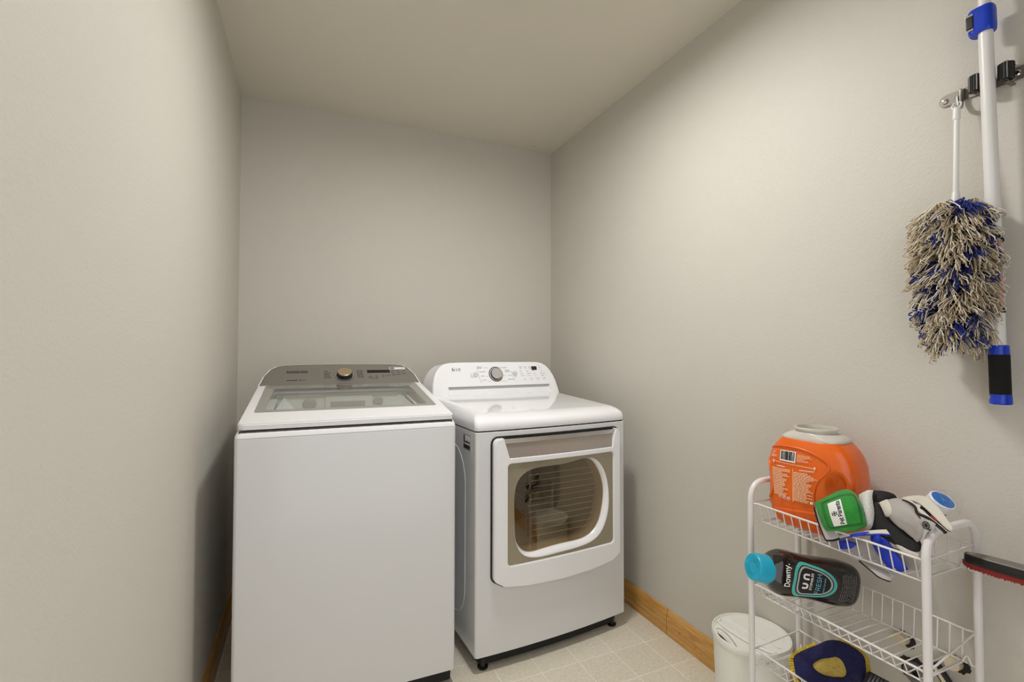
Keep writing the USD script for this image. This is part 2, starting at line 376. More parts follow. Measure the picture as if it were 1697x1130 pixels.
for ins, base, k in ((.000, WZ+.0005, 0), (.001, WZ+.008, 0), (.004, WZ+.0150, .0), (.007, WZ+.0185, .85), (.012, WZ+.0190, .88)):
    P = outline(WW, WD, .014, ins); rings.append(ring(P, topz(P, base, k)))
cover = man(loft(rings))
cover = cover-man(box((HU0, HV0, .8), (HU1, HV1+.022, 1.2)))
obj('top_cover', unman(cover), 'plastic_white', wm, 30)
# inside of the opening: walls, rear wall with drawer and caps, tub ring
def quadslab(a, b, c, d, t):
    a, b, c, d = (np.array(x, float) for x in (a, b, c, d)); n = np.cross(b-a, d-a); n /= np.linalg.norm(n)
    return loft([np.array([a, b, c, d]), np.array([a, b, c, d])-n*t])
zt0, zt1 = .908, .962
inn = obj('tub_surround', quadslab((HU0-.004, HV1, .895), (HU1+.004, HV1, .895), (HU1+.004, HV1+.018, .985), (HU0-.004, HV1+.018, .985), .004), 'tub_plastic', wm, False, label='pale inner rear wall with drawer seen through the lid')
for s, u in ((1, HU0), (-1, HU1)):
    obj('side_wall', quadslab((u-s*.004, HV0, .885), (u+s*.10, HV1, .885), (u+s*.025, HV1+.012, .975), (u-s*.006, HV0, .925), .003), 'tub_white', inn, False)
obj('front_wall', quadslab((HU0, HV0, .88), (HU1, HV0, .88), (HU1, HV0-.004, .918), (HU0, HV0-.004, .918), .003), 'tub_white', inn, False)
_F = fr((0, HV1-.001, .895), (1, 0, 0), (0, .018, .09))
obj('bleach_cap', mv(lathe([(0, 0), (.026, 0), (.026, .003), (.022, .005), (0, .005)], 24), _F@trimesh.transformations.translation_matrix((.205, .052, 0))), 'tub_grey', inn)
obj('dispenser_drawer', mv(rbox((.265, .014, 0), (.455, .085, .004), .002), _F), 'tub_plastic', inn)
obj('drawer_pull', mv(rbox((.285, .034, .002), (.425, .058, .0055), .002), _F), 'tub_grey', inn)
obj('vent_cap', mv(extr(rrect(.04, .026, .010), .005), _F@trimesh.transformations.translation_matrix((.48, .055, 0))), 'tub_grey', inn)
_t = np.linspace(0, 2*math.pi, 49)[:-1]; _c = np.array([WW/2, .32, 0])
obj('tub_ring', loft([np.c_[_c[0]+a*np.cos(_t), _c[1]+a*.78*np.sin(_t), np.full(48, z)] for a, z in ((.255, .893), (.245, .896), (.205, .885), (.20, .86), (.20, .60))], False, False), 'tub_white', inn, 40)
obj('drum_floor', mv(lathe([(0, .600), (.25, .600), (.25, .605), (0, .605)], 32), t=(WW/2, .32, 0)), 'tub_grey', inn)
# lid: white frame, grey border with glass
LF = fr((0, .006, .9235), (1, 0, 0), (0, 1, SL))
LL = .545
lo_ = smooth_poly([(.007, 0), (WW-.007, 0), (WW-.012, LL), (.012, LL)], .02)
gl_ = smooth_poly([(.038, .128), (WW-.038, .128), (WW-.040, LL-.004), (.040, LL-.004)], .012)
lidf = extr(lo_.difference(gl_), .020, LF); lidf.apply_translation((0, 0, 0))
ld = obj('lid', cat_([extr(lo_.buffer(-.004).difference(gl_), .020, LF), extr(lo_.difference(gl_), .014, LF@trimesh.transformations.translation_matrix((0, 0, .002)))]), 'plastic_white', wm, 30)
gap = [(.004, -.001), (WW-.004, -.001)]
obj('lid_gap', box((.012, .005, WZ+.012), (WW-.012, .115, WZ+.0215)), 'lid_shadow', wm, False, label='dark box painted as the shade between lid and cabinet')  # shade under the lid edge put in as a dark box
win = smooth_poly([(.066, .163), (WW-.066, .163), (WW-.075, LL-.058), (.075, LL-.058)], .015)
obj('glass_border', extr(gl_.difference(win), .0025, LF@trimesh.transformations.translation_matrix((0, 0, .0165))), 'lid_grey', ld, 30, label='grey printed border of the lid glass')
obj('lid_glass', extr(gl_.buffer(-.0005), .0015, LF@trimesh.transformations.translation_matrix((0, 0, .0195))), 'lid_glass', ld, False, label='clear glass of the lid')
obj('lid_latch', [mv(rbox((WW/2-.030, LL-.045, .0212), (WW/2+.030, LL-.004, .0225), .0006), LF), mv(rbox((WW/2-.026, LL-.043, .0222), (WW/2+.026, LL-.036, .024), .0006), LF)], 'panel_grey', ld, label='small grey handle recess at the back of the lid')
# console
PV0, PZ0 = .540, 1.004
pd = np.array([0, .135, .087])/.1606; PF = fr((WW/2, PV0, PZ0), (1, 0, 0), pd)
half = [(.306, -.02), (.331, -.005), (.335, .030), (.321, .096), (.299, .149), (.277, .171), (.25, .1795), (.15, .184), (0, .186)]
con = np.array(half+[(-x, y) for x, y in half[-2::-1]])
def console_ring(P, ins, dz):
    c = np.array([0, .05]); Q = P-np.sign(P-c)*np.minimum(np.abs(P-c), ins); m = np.c_[Q, np.full(len(Q), dz)]
    return trimesh.transform_points(m, PF)
rings = [console_ring(con, .004, .002), console_ring(con, 0, -.002), console_ring(con, 0, -.03)]
back = rings[-1].copy(); back[:, 1] = np.maximum(back[:, 1], WD-.055); back[:, 2] -= .004; rings.append(back)
b2 = back.copy(); b2[:, 1] = WD-.03; b2[:, 2] = np.minimum(b2[:, 2], 1.085); rings.append(b2)
obj('console', loft(rings[::-1]), 'plastic_white', wm, 35)
ph = [(.305, .0055), (.3145, .0105), (.326, .0295), (.3125, .095), (.2895, .144), (.266, .164), (.240, .1710), (.15, .1755), (0, .1775)]
pan = Polygon(ph+[(-x, y) for x, y in ph[-2::-1]])
cp = obj('control_panel', extr(pan, .003, PF@trimesh.transformations.translation_matrix((0, 0, .001))), 'panel_grey', wm, 30, label='brushed grey control panel')
obj('panel_edge', extr(pan.difference(pan.buffer(-.0018)), .0005, PF@trimesh.transformations.translation_matrix((0, 0, .0038))), 'print_black', cp, False)
def onp(m, x, y, h=.0041): return mv(m, PF@trimesh.transformations.translation_matrix((x, y, h)))
def wtext(t, w, h, bold=True):
    m = text(t, .01, .0004, bold); m.vertices[:, 0] *= w/m.bounds[1, 0]; m.vertices[:, 1] *= h/.0105; return m
obj('brand_lettering', onp(wtext('SAMSUNG', .085, .0180), -.232, .1125), 'print_black', cp, False)
obj('sub_lettering', [onp(wtext('activewash', .042, .008), -.228, .057), onp(wtext('4.5', .010, .010), -.181, .057), onp(wtext('cu.ft.', .013, .007, False), -.166, .057)], 'print_black', cp, False, kind='stuff')
words_l = ['Normal', 'Heavy Duty', 'Bedding', 'Permanent', 'Quick Wash']; words_r = ['Active Wear', 'Deep Wash', 'Delicates', 'Rinse+Spin', 'Self Clean']
obj('cycle_lettering', [onp(wtext(w, .0031*len(w), .0058), -.0815, .1205-.0121*k) for k, w in enumerate(words_l)]+[onp(wtext(w, .0029*len(w), .0058), .056+.0006*k, .1215-.0121*k) for k, w in enumerate(words_r)], 'print_black', cp, False, kind='stuff')
obj('button_lettering', [onp(wtext(w, .0032*len(w), .0052, False), x, y) for w, x, y in [('Temp', .108, .078), ('Spin', .136, .080), ('Soil', .166, .081), ('Rinse', .188, .082), ('Normal', .104, .068), ('High', .135, .069), ('Hot', .166, .070), ('Delay', .212, .116), ('Soak', .236, .116), ('Lock', .262, .117), ('Extra', .212, .101), ('Rinse', .236, .102), ('Signal', .212, .087), ('Sound', .236, .088), ('Start', .262, .096), ('Child Lock', .115, .060)]], 'print_black', cp, False, kind='stuff')
obj('display', onp(rbox((0, 0, 0), (.102, .0215, .0012), .0005), .1030, .1065), 'display_black', cp, label='black display window')
obj('label_sticker', onp(rbox((0, 0, 0), (.0725, .0175, .0006), .0002), .2055, .1315), 'sticker_white', cp, label='white and blue sticker')
obj('sticker_mark', onp(extr(sbox(.003, .003, .022, .0145), .0004), .2055, .1315, .0047), 'sticker_blue', cp, False)
obj('sticker_line', onp(extr(sbox(.050, .008, .066, .0100), .0004), .2055, .1315, .0047), 'print_grey', cp, False)
DC = PF@trimesh.transformations.translation_matrix((.0047, .0905, .004))
obj('dial', mv(lathe([(0, .0), (.0335, .0), (.0325, .014), (.0305, .017), (0, .017)], 40), DC), 'black_plastic', cp, 30, label='round cycle dial, black sides')
obj('dial_cap', mv(lathe([(0, .017), (.0300, .017), (.0300, .0215), (.0285, .0225), (0, .0222)], 40), DC), 'gold_brushed', cp, 30, label='brushed gold dial cap')
obj('dial_ring', mv(lathe([(.0355, 0), (.0405, 0), (.0405, .0012), (.0355, .0012), (.0355, 0)], 40), DC), 'silver', cp, 30)
obj('dial_groove', mv(lathe([(.0402, 0), (.0420, 0), (.0420, .0009), (.0402, .0009), (.0402, 0)], 40), DC), 'print_black', cp, 30)

# ------------------------------------------------------------------ clothes dryer
DW, DD, DZ = .690, .745, .870
dr = thing('clothes_dryer', 'white front-loading dryer with window door standing right of the washer', 'dryer', (.565, 1.630, 0), 3.9)
BOW = .016
B0 = outline(DW, DD, .010, 0, BOW)
body = loft([ring(outline(DW, DD, .010, .002, BOW), .059), ring(B0, .062), ring(B0, DZ-.004), ring(outline(DW, DD, .010, .004, BOW), DZ-.001)])
hole = smooth_poly([(.13, .40), (.58, .40), (.58, .74), (.13, .74)], .09)
Fz = fr((0, -.05, 0), (1, 0, 0), (0, 0, 1))           # x -> u, y -> z, z -> -v
body = unman(man(body)-man(extr(hole, .40, fr((0, .345, 0), (1, 0, 0), (0, 0, 1)))))
obj('cabinet', body, 'enamel', dr, 30)
obj('plinth', loft([ring(outline(DW, DD, .012, .030, BOW), .016), ring(outline(DW, DD, .012, .026, BOW), .059)]), 'black_matte', dr, 40, label='black plinth under the cabinet')
for x in (.045, DW-.045):
    for y in (.034, DD-.06): obj('foot', mv(lathe([(0, 0), (.018, 0), (.020, .006), (.011, .009), (.010, .036), (0, .036)], 16), t=(x, y, 0)), 'black_plastic', dr)
rings = []
for ins, z, k in ((.003, DZ+.001, 0), (.0, DZ+.005, 0), (.0, DZ+.022, 0), (.002, DZ+.034, .2), (.006, DZ+.042, .4), (.013, DZ+.049, .7), (.024, DZ+.0535, 1), (.04, DZ+.0555, 1)):
    P = outline(DW, DD, .016+ins*.5, ins, BOW)
    f = np.clip(1-(P[:, 1])/.10, 0, 1); P[:, 1] += f*ins*1.2
    rings.append(ring(P, z+k*.040*np.clip(P[:, 1]/.5, 0, 1.0)))
obj('top_deck', loft(rings), 'enamel_gloss', dr, 40, label='glossy white rounded top')
obj('deck_gap', loft([ring(outline(DW, DD, .01, .004, BOW), DZ-.002), ring(outline(DW, DD, .01, .004, BOW), DZ+.002)]), 'dark_gap', dr, False, label='dark seam under the top')
# side embossing and rating label on the left side
def stadium(y0, y1, z0, z1):
    r = (y1-y0)/2; c = (y0+y1)/2
    return [(-.0002, c+r*math.cos(a), z1-r+r*math.sin(a)) for a in np.linspace(0, math.pi, 12)]+[(-.0002, c-r*math.cos(a), z0+r-r*math.sin(a)) for a in np.linspace(0, math.pi, 12)]
obj('side_emboss', tube(stadium(.10, .36, .14, .795), .0022, 6, True), 'enamel', dr, True)
rl = obj('rating_label', box((-.0012, .048, .792), (-.0001, .118, .852)), 'lid_grey', dr, False, label='grey rating label with white and black print')
obj('label_print', [box((-.0017, .052, .797), (-.0011, .114, .812)), box((-.0017, .052, .820), (-.0011, .100, .824)), box((-.0017, .105, .818), (-.0011, .113, .846))], 'print_black', rl, False)
obj('label_field', [box((-.0016, .054, .828), (-.0011, .100, .846)), box((-.0016, .052, .8135), (-.0011, .100, .818))], 'sticker_white', rl, False)
# console
CV0, CZ0 = .500, .944
cd_ = np.array([0, .065, .168]); cd_ /= np.linalg.norm(cd_); CF = fr((0, CV0, CZ0), (1, 0, 0), cd_); CH = .181
hc = [(.000, 0), (.002, .03), (.008, .075), (.017, .108), (.030, .135), (.048, .158), (.070, .173), (.098, .180), (.14, .1815), (.345, .1825)]
cpoly = Polygon(hc+[(DW-x, y) for x, y in hc[-2::-1]])
Q = np.array(cpoly.exterior.coords)[:-1]
def crings(P):
    c = np.array([DW/2, .0]); out = []
    for ins, h in ((.010, .0), (.004, -.0015), (.001, -.006), (0, -.012), (0, -.04)):
        q = P.copy(); q[:, 0] -= np.sign(q[:, 0]-c[0])*np.minimum(ins, abs(q[:, 0]-c[0])); q[:, 1] -= np.where(q[:, 1] > .02, ins, 0)
        out.append(trimesh.transform_points(np.c_[q, np.full(len(q), h)], CF))
    b = out[-1].copy(); b[:, 1] = np.maximum(b[:, 1], DD-.06); out.append(b)
    return out
cm = man(loft(crings(Q)[::-1]))
groove = Polygon([(.088, .012), (.632, .012), (.640, .056), (.080, .056)])
gm = man(extr(groove, .020, CF@trimesh.transformations.translation_matrix((0, 0, -.016))))
slope_ = man(loft([trimesh.transform_points(np.array([(.070, .004, .01), (.650, .004, .01), (.640, .056, .01), (.080, .056, .01)]), CF), trimesh.transform_points(np.array([(.084, .018, -.014), (.636, .018, -.014), (.636, .056, -.014), (.084, .056, -.014)]), CF)]))
co = obj('console', unman(cm-slope_), 'console_white', dr, 30)
obj('groove_lip', mv(extr(sbox(.083, .0525, .637, .057), .010), CF@trimesh.transformations.translation_matrix((0, 0, -.0135))), 'lid_grey', co, False, label='lip over the console groove, its shade painted in grey')  # grey colour stands for the shade on this lip
def onc(m, x, y, h=.0002): return mv(m, CF@trimesh.transformations.translation_matrix((x, y, h)))
# measured at v=.55: u and z -> console coordinates
def cz(z): return (z-CZ0)/cd_[2]
em = cat_([mv(extr(Point(0, 0).buffer(.0085).difference(Polygon([(0, 0), (.012, 0), (.012, .012), (.0, .012)]).intersection(Point(0, 0).buffer(.02))).difference(LineString([(-.001, .004), (-.001, -.0035), (.003, -.0035)]).buffer(.0009)).difference(Point(-.0042, .003).buffer(.0012)), .0004)),
           mv(extr(LineString([(.0078*math.cos(a), .0078*math.sin(a)) for a in np.linspace(.35, 1.3, 8)]).buffer(.0007), .0004))])
obj('brand_emblem', onc(em, .117, cz(1.077)), 'print_grey', co, False, label='dark round face emblem')
obj('brand_lettering', onc(text('LG', .0135, .0004, True), .1295, cz(1.077)-.0065), 'print_grey', co, False)
KC = (.337, cz(1.051))
KF = CF@trimesh.transformations.translation_matrix((KC[0], KC[1], .0))
obj('knob_ring', mv(lathe([(.0330, 0), (.0385, 0), (.0385, .0015), (.036, .0035), (.0330, .002), (.033, 0)], 40), KF), 'steel_brushed', co, 35)
obj('knob_collar', mv(lathe([(0, 0), (.033, 0), (.033, .001), (0, .001)], 40), KF), 'sticker_white', co, 35)
obj('knob', mv(lathe([(0, 0), (.0275, 0), (.0265, .016), (.0245, .020), (0, .021)], 40), KF), 'silver', co, 35, label='round silver cycle knob')
obj('knob_skirt', mv(lathe([(0, .0008), (.0292, .0008), (.0285, .007), (0, .007)], 40), KF), 'black_plastic', co, 35)
for n_, u_, z_ in (('power_button', .228, 1.050), ('start_button', .445, 1.053)):
    b_ = obj(n_, onc(mv(lathe([(.0, 0), (.0105, 0), (.0105, .0016), (0, .0018)], 28)), u_, cz(z_)), 'sticker_white', co)
    obj('button_ring', onc(extr(Point(0, 0).buffer(.0115).difference(Point(0, 0).buffer(.0100)), .0018), u_, cz(z_)), 'print_grey', b_, False)
    obj('button_symbol', onc(extr(LineString([(-.003, 0), (.003, 0)]).buffer(.0014) if n_ != 'power_button' else Point(0, 0).buffer(.0042).difference(Point(0, 0).buffer(.0030)).difference(sbox(-.001, 0, .001, .006)).union(sbox(-.0005, .001, .0005, .005)), .0004), u_, cz(z_), .0020), 'print_grey', b_, False)
lab = [('Bedding', .243, 1.086), ('Normal', .243, 1.079), ('Heavy Duty', .250, 1.062), ('Towels', .254, 1.042), ('Air Dry', .262, 1.022), ('Perm Press', .372, 1.081), ('Delicates', .390, 1.068), ('Speed Dry', .390, 1.061), ('Air Dry', .405, 1.043), ('Freshen Up', .400, 1.023)]
obj('cycle_lettering', [onc(text(w, .0042, .0003), u, cz(z)) for w, u, z in lab]+[onc(text(w, .0034, .0003), u, cz(z)) for w, u, z in [('On', .202, 1.052), ('Off', .202, 1.044), ('Power', .202, 1.038), ('Start', .440, 1.036)]], 'print_black', co, False, kind='stuff')
lines = [[(.241, 1.088), (.241, 1.074), (.250, 1.015), (.262, 1.015)], [(.276, 1.083), (.300, 1.083)], [(.282, 1.042), (.294, 1.042)], [(.290, 1.018), (.306, 1.018)], [(.345, 1.085), (.368, 1.085)], [(.375, 1.043), (.395, 1.043)], [(.360, 1.017), (.396, 1.017)], [(.427, 1.062), (.436, 1.017)], [(.420, 1.063), (.427, 1.062)]]
obj('cycle_lines', [onc(extr(LineString([(u, cz(z)) for u, z in l]).buffer(.00045), .0003), 0, 0) for l in lines], 'print_grey', co, False, kind='stuff')
obj('display', onc(rbox((-.0155, -.010, 0), (.0155, .010, .001), .0004), .5615, cz(1.0775)), 'display_brown', co, label='small dark display window')
opt = [('Wrinkle', .478, 1.083), ('Care', .481, 1.076), ('Child', .508, 1.083), ('Lock', .510, 1.076), ('Damp', .533, 1.083), ('Signal', .535, 1.076), ('Very', .480, 1.062), ('More', .482, 1.050), ('Normal', .486, 1.039), ('Less', .492, 1.024), ('High', .517, 1.062), ('Medium', .520, 1.050), ('Low', .524, 1.039), ('Temp', .532, 1.024), ('60', .558, 1.062), ('40', .562, 1.050), ('30', .566, 1.039), ('Time Dry', .565, 1.024), ('Set', .592, 1.090), ('Sensor', .592, 1.078), ('Less', .600, 1.063), ('More Time', .598, 1.050), ('Energy', .602, 1.040), ('Control', .606, 1.026)]
obj('option_lettering', [onc(text(w, .0038, .0003), u-.004, cz(z)) for w, u, z in opt], 'print_grey', co, False, kind='stuff')
obj('option_lights', [onc(extr(Point(0, 0).buffer(.0011, quad_segs=3), .0003), u, cz(z)) for u in (.476, .513, .552) for z in (1.0635, 1.0515, 1.0405)]+[onc(extr(sbox(-.008, 0, .008, .0004), .0003), u, cz(1.018)) for u in (.50, .535, .575, .612)], 'print_grey', co, False, kind='stuff')
# door
def bow_v(u): return -BOW*np.clip(1-((u-DW/2)/(DW/2))**2, 0, 1)
def bend(m):
    m = m.copy(); m.vertices[:, 1] += bow_v(m.vertices[:, 0]); return m
def slab(poly, v0, v1, sub=.05):
    m = extr(poly, abs(v1-v0), fr((0, max(v0, v1), 0), (1, 0, 0), (0, 0, 1)))
    m = m.subdivide_to_size(sub)
    return bend(m)
dpts = [(.062, .332), (.062, .845), (.643, .845), (.643, .326), (.60, .3045), (.50, .2925), (.353, .288), (.20, .2935), (.105, .306)]
dpoly = smooth_poly(dpts, .022)
bez = smooth_poly([(.115, .379), (.605, .379), (.605, .751), (.115, .751)], .014)
hnd = smooth_poly([(.106, .824), (.613, .824), (.600, .771), (.123, .771)], .008)
hnd_all = Polygon([(.098, .850), (.620, .850), (.613, .824), (.600, .771), (.123, .771), (.106, .824)])
obj('door_gap', slab(dpoly.buffer(.0055).difference(bez), -.001, -.006), 'dark_gap', dr, False, label='dark slab painted as the shade line around the door')  # shadow line around the door put in as a dark slab
d_ = man(slab(dpoly.difference(bez).difference(hnd_all.buffer(-.001)), -.004, -.026, .03))
door = obj('door', cat_([slab(dpoly.difference(bez).difference(hnd_all), -.004, -.0215, .03), slab(dpoly.buffer(-.004).difference(bez.buffer(.003)).difference(hnd_all.buffer(.003)), -.021, -.0255, .03)]), 'plastic_white', dr, 30, label='white door with window')
# handle: sloping grey recess and paler upper lip
def strip(pts_a, va, pts_b, vb, n=14):
    A = [np.array([np.interp(t, [0, 1], [pts_a[0][0], pts_a[1][0]]), va, np.interp(t, [0, 1], [pts_a[0][1], pts_a[1][1]])]) for t in np.linspace(0, 1, n)]
    B = [np.array([np.interp(t, [0, 1], [pts_b[0][0], pts_b[1][0]]), vb, np.interp(t, [0, 1], [pts_b[0][1], pts_b[1][1]])]) for t in np.linspace(0, 1, n)]
    rings = [np.array([a, b, b+[0, .004, 0], a+[0, .004, 0]]) for a, b in zip(A, B)]
    return bend(loft(rings))
obj('handle_panel', strip([(.106, .822), (.613, .822)], -.009, [(.124, .772), (.600, .772)], -.020), 'handle_silver', door, False, label='brushed grey handle recess')
obj('handle_lip', strip([(.094, .842), (.622, .842)], -.020, [(.104, .823), (.614, .823)], -.010), 'silver', door, False, label='silver lip above the handle recess')
wpts = [(.144, .591), (.148, .650), (.165, .690), (.194, .712), (.254, .724), (.380, .728), (.495, .727), (.529, .690), (.552, .640), (.560, .600), (.553, .531), (.528, .465), (.486, .431), (.378, .419), (.254, .413), (.190, .418), (.158, .455), (.147, .520)]
wout = [(.142, .590), (.146, .652), (.163, .692), (.192, .714), (.254, .726), (.380, .730), (.514, .728), (.555, .685), (.576, .630), (.584, .565), (.576, .495), (.563, .462), (.530, .420), (.490, .402), (.411, .392), (.310, .389), (.231, .390), (.180, .408), (.152, .448), (.144, .520)]
wp, wo = Polygon(spoly(wpts)), Polygon(spoly(wout))
obj('window_bezel', slab(bez.difference(wo), -.014, -.019, .05), 'bronze', door, False, label='bronze tinted surround of the door window')
Ao, Ai = spoly(wout, 96), spoly(wpts, 96)
chr_ = [np.c_[Ao[:, 0], np.full(96, -.018), Ao[:, 1]], np.c_[Ao[:, 0]*.8+Ai[:, 0]*.2, np.full(96, -.0185), Ao[:, 1]*.8+Ai[:, 1]*.2], np.c_[Ai[:, 0], np.full(96, -.006), Ai[:, 1]], np.c_[Ai[:, 0], np.full(96, .05), Ai[:, 1]]]
for q in chr_: q[:, 1] += bow_v(q[:, 0])
obj('window_ring', loft(chr_, False, False), 'plastic_white', door, 50, label='white crescent ring around the window')
obj('window_glass', slab(wp.buffer(.001), -.0055, -.0075, .06), 'door_glass', door, False, label='dark reflective window glass')
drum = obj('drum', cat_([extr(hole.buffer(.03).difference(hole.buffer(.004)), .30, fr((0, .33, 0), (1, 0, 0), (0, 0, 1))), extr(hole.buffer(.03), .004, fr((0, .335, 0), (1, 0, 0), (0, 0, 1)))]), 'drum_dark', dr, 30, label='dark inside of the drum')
for k in range(11):
    z = .452+.0235*k
    obj('grille_wire', tube([(.235+.012*math.sin(k), .012, z), (.345, .008, z+.001), (.535-.002*abs(k-6), .012, z)], .0013, 5), 'rack_white', drum, True)

# ------------------------------------------------------------------ wire rack
RX0, RX1, RY0, RY1 = 1.155, 1.350, .554, .967
rk = thing('storage_rack', 'white three-tier wire rack standing against the right wall', 'rack', ((RX0+RX1)/2, (RY0+RY1)/2, 0))
for y in (RY1, RY0):
    f_ = obj('end_frame', tube(fillet([(RX0, y, .012), (RX0, y, .796), (RX1, y, .796), (RX1, y, .012)], .055, 8), .0080, 12), 'rack_white', rk, True, world=True)
    for x in (RX0, RX1): obj('foot_cap', mv(lathe([(0, 0), (.0095, 0), (.0105, .004), (.0105, .022), (.009, .024), (0, .024)], 14), t=(x, y, 0)), 'rack_white', f_, world=True)
def basket(zf, zr, zb, n=17):
    b = obj('basket_rim', tube(fillet([(RX0+.006, RY1-.001, zf), (RX0+.006, RY0+.001, zf)], 0), .0026, 8), 'rack_white', rk, True, world=True) if False else UsdGeom.Xform.Define(stage, rk+'/'+numbered(rk, 'basket')).GetPath().pathString
    y0, y1 = RY0+.004, RY1-.004; xf, xr = RX0+.0065, RX1-.0065; xb0, xb1 = RX0+.022, RX1-.012
    W = lambda name, p, r=.0022: obj(name, tube(p, r, 7), 'rack_white', b, True, world=True)
    W('rim_wire', fillet([(RX0+.001, y1+.004, zf), (xf, y1-.012, zf), (xf, y0+.012, zf), (RX0+.001, y0-.004, zf)], .01), .0027)
    W('rim_wire', fillet([(RX1-.001, y1+.004, zr), (xr, y1-.012, zr), (xr, y0+.012, zr), (RX1-.001, y0-.004, zr)], .01), .0024)
    for y in (y1, y0):
        W('end_wire', [(RX0, y, zf), (RX1, y, zr)], .0022)
        s = 1 if y == y1 else -1
        W('end_wire', fillet([(RX0, y, zb-.006), (RX0+.012, y-s*.004, zb-.006), (xb0, y-s*.012, zb+.018), (xb0+.01, y-s*.016, zb), (xb1-.01, y-s*.016, zb), (xb1, y-s*.012, zb+.018), (RX1-.010, y-s*.004, zb-.006), (RX1, y, zb-.006)], .006, 3), .0020)
    W('bottom_wire', [(xb0, y1-.01, zb-.002), (xb0, y0+.01, zb-.002)], .0022); W('bottom_wire', [(xb1, y1-.01, zb-.002), (xb1, y0+.01, zb-.002)], .0022)
    for k in range(n):
        y = y1-.020-(y1-y0-.040)*k/(n-1)
        W('cross_wire', fillet([(xf+.001, y, zf), (xb0, y, zb), (xb1, y, zb), (xr-.001, y, zr)], .006, 3), .0016)
basket(.738, .742, .690); basket(.5125, .551, .484); basket(.333, .341, .293)

# ------------------------------------------------------------------ orange detergent tub
TC = np.array([1.2585, .846, .6925]); TROT = -81.4
tb = thing('detergent_tub', 'orange plastic laundry detergent tub with printed back label, lid missing', 'detergent tub', TC, TROT)
_a = math.radians(TROT); Tt = np.array([math.cos(_a), math.sin(_a), 0]); Tn = np.array([math.sin(_a), -math.cos(_a), 0])   # Tn: out of the label side
TZ = [0, .004, .012, .03, .055, .09, .15, .180, .202, .218, .230, .238]; TA = [.078, .088, .096, .106, .111, .113, .113, .110, .1025, .093, .083, .0755]; TB = [.044, .051, .056, .061, .0645, .066, .066, .0655, .064, .0615, .058, .0545]
fa, fb = (lambda z: np.interp(z, TZ, TA)), (lambda z: np.interp(z, TZ, TB)); NE = 3.4
def crop(sx, ox, oy): return lambda x, y: (ox+x/sx, oy+y/sx)
c_tub = crop(5.135, 1240, 690)
def tub_uv(x, y):
    p = on_plane(*c_tub(x, y), TC+Tn*.064, Tn)-TC; return (p@Tt, p[2])
def tub_front(u, z):
    u, z = np.asarray(u, float), np.asarray(z, float); a, b = fa(z), fb(z)
    yy = -b*np.clip(1-np.clip(np.abs(u)/a, 0, .999)**NE, 0, 1)**(1/NE); return yy
def tub_surf(u, z):
    P = np.stack([u, tub_front(u, z)-.0004, z], -1); N = np.tile([0, -1.0, 0], (len(P), 1)); return P, N
ridge_px = [(112, 760), (125, 705), (178, 655), (196, 580), (190, 500), (163, 420), (128, 355), (118, 305), (160, 268), (250, 250), (350, 258), (480, 290), (600, 345), (668, 395), (686, 440), (660, 490), (605, 540), (575, 600), (562, 680), (572, 760), (590, 830)]
ridge = np.array([tub_uv(*q) for q in ridge_px]); ridge_pl = Polygon(ridge)
nz = 120; zz = np.r_[np.interp(np.linspace(0, 1, nz), [0, .06, 1], [0, .012, .238])]
th = np.r_[np.linspace(math.pi, 2*math.pi, 200, endpoint=False), np.linspace(0, math.pi, 60, endpoint=False)]
groove_u = [tub_uv(x, 800)[0] for x in (190, 282, 378, 482, 590)]
dl, drr = np.array(tub_uv(120, 560)), np.array(tub_uv(745, 610))
rings = []
import shapely
for z in zz:
    a, b = fa(z), fb(z); c, s = np.cos(th), np.sin(th)
    u = a*np.sign(c)*np.abs(c)**(2/NE); y = b*np.sign(s)*np.abs(s)**(2/NE)
    fr_ = np.clip(-y/b, 0, 1)**2
    d = np.zeros_like(u)
    ins = shapely.contains_xy(ridge_pl, u, np.full_like(u, z)); d += .0028*ins
    if .008 < z < .070:
        k = min(1, (z-.008)/.008, (.070-z)/.006)
        for g in groove_u: d += .0028*k*np.exp(-((u-g)/.0022)**2)
    if .028 < z < .034: d += .0010
    for q, w_, h_, dep in ((dl, .018, .034, .012), (drr, .020, .030, .020)):
        d += dep*np.exp(-(((u-q[0])/w_)**2+((z-q[1])/h_)**2)**2)
    y = y+d*fr_
    rings.append(np.c_[u, y, np.full(len(u), z)])
body = obj('body', loft(rings), 'orange', tb, 60)
obj('label_ridge', tube([(u, tub_front(u, z)+.0002, z) for u, z in CubicSpline(np.arange(len(ridge)), ridge)(np.linspace(0, len(ridge)-1, 120))], .0028, 8), 'orange', body, True)
t2 = np.linspace(0, 2*math.pi, 97)[:-1]; rings = []
for z, a, b, n_ in ((.2375, .0755, .0545, 3.4), (.2415, .0762, .055, 3.4), (.246, .0725, .053, 3.0), (.2525, .062, .0505, 2.4), (.2565, .0525, .0495, 2.), (.2575, .047, .047, 2.), (.262, .0465, .0465, 2.), (.263, .0505, .0505, 2.), (.2675, .0512, .0512, 2.), (.2695, .0495, .0495, 2.), (.2695, .0465, .0465, 2.), (.262, .0445, .0445, 2.), (.235, .044, .044, 2.)):
    c, s = np.cos(t2), np.sin(t2); rings.append(np.c_[a*np.sign(c)*np.abs(c)**(2/n_), b*np.sign(s)*np.abs(s)**(2/n_), np.full(96, z)])
obj('collar', loft(rings), 'collar_grey', tb, 50, label='grey screw collar around the open mouth')
obj('mouth_floor', mv(lathe([(0, .2385), (.045, .2385), (.045, .2395), (0, .2395)], 32)), 'collar_grey', tb, label='shaded inside of the mouth')
def tdecal(polys, h=.0007):
    return [wrap(extr(p, .0003), lambda u, z: (lambda P, N: (P+N*(h-.0018), N))(*tub_surf(u, z)), .02) for p in polys]
def quad(*pts): return Polygon([tub_uv(*p) for p in pts])
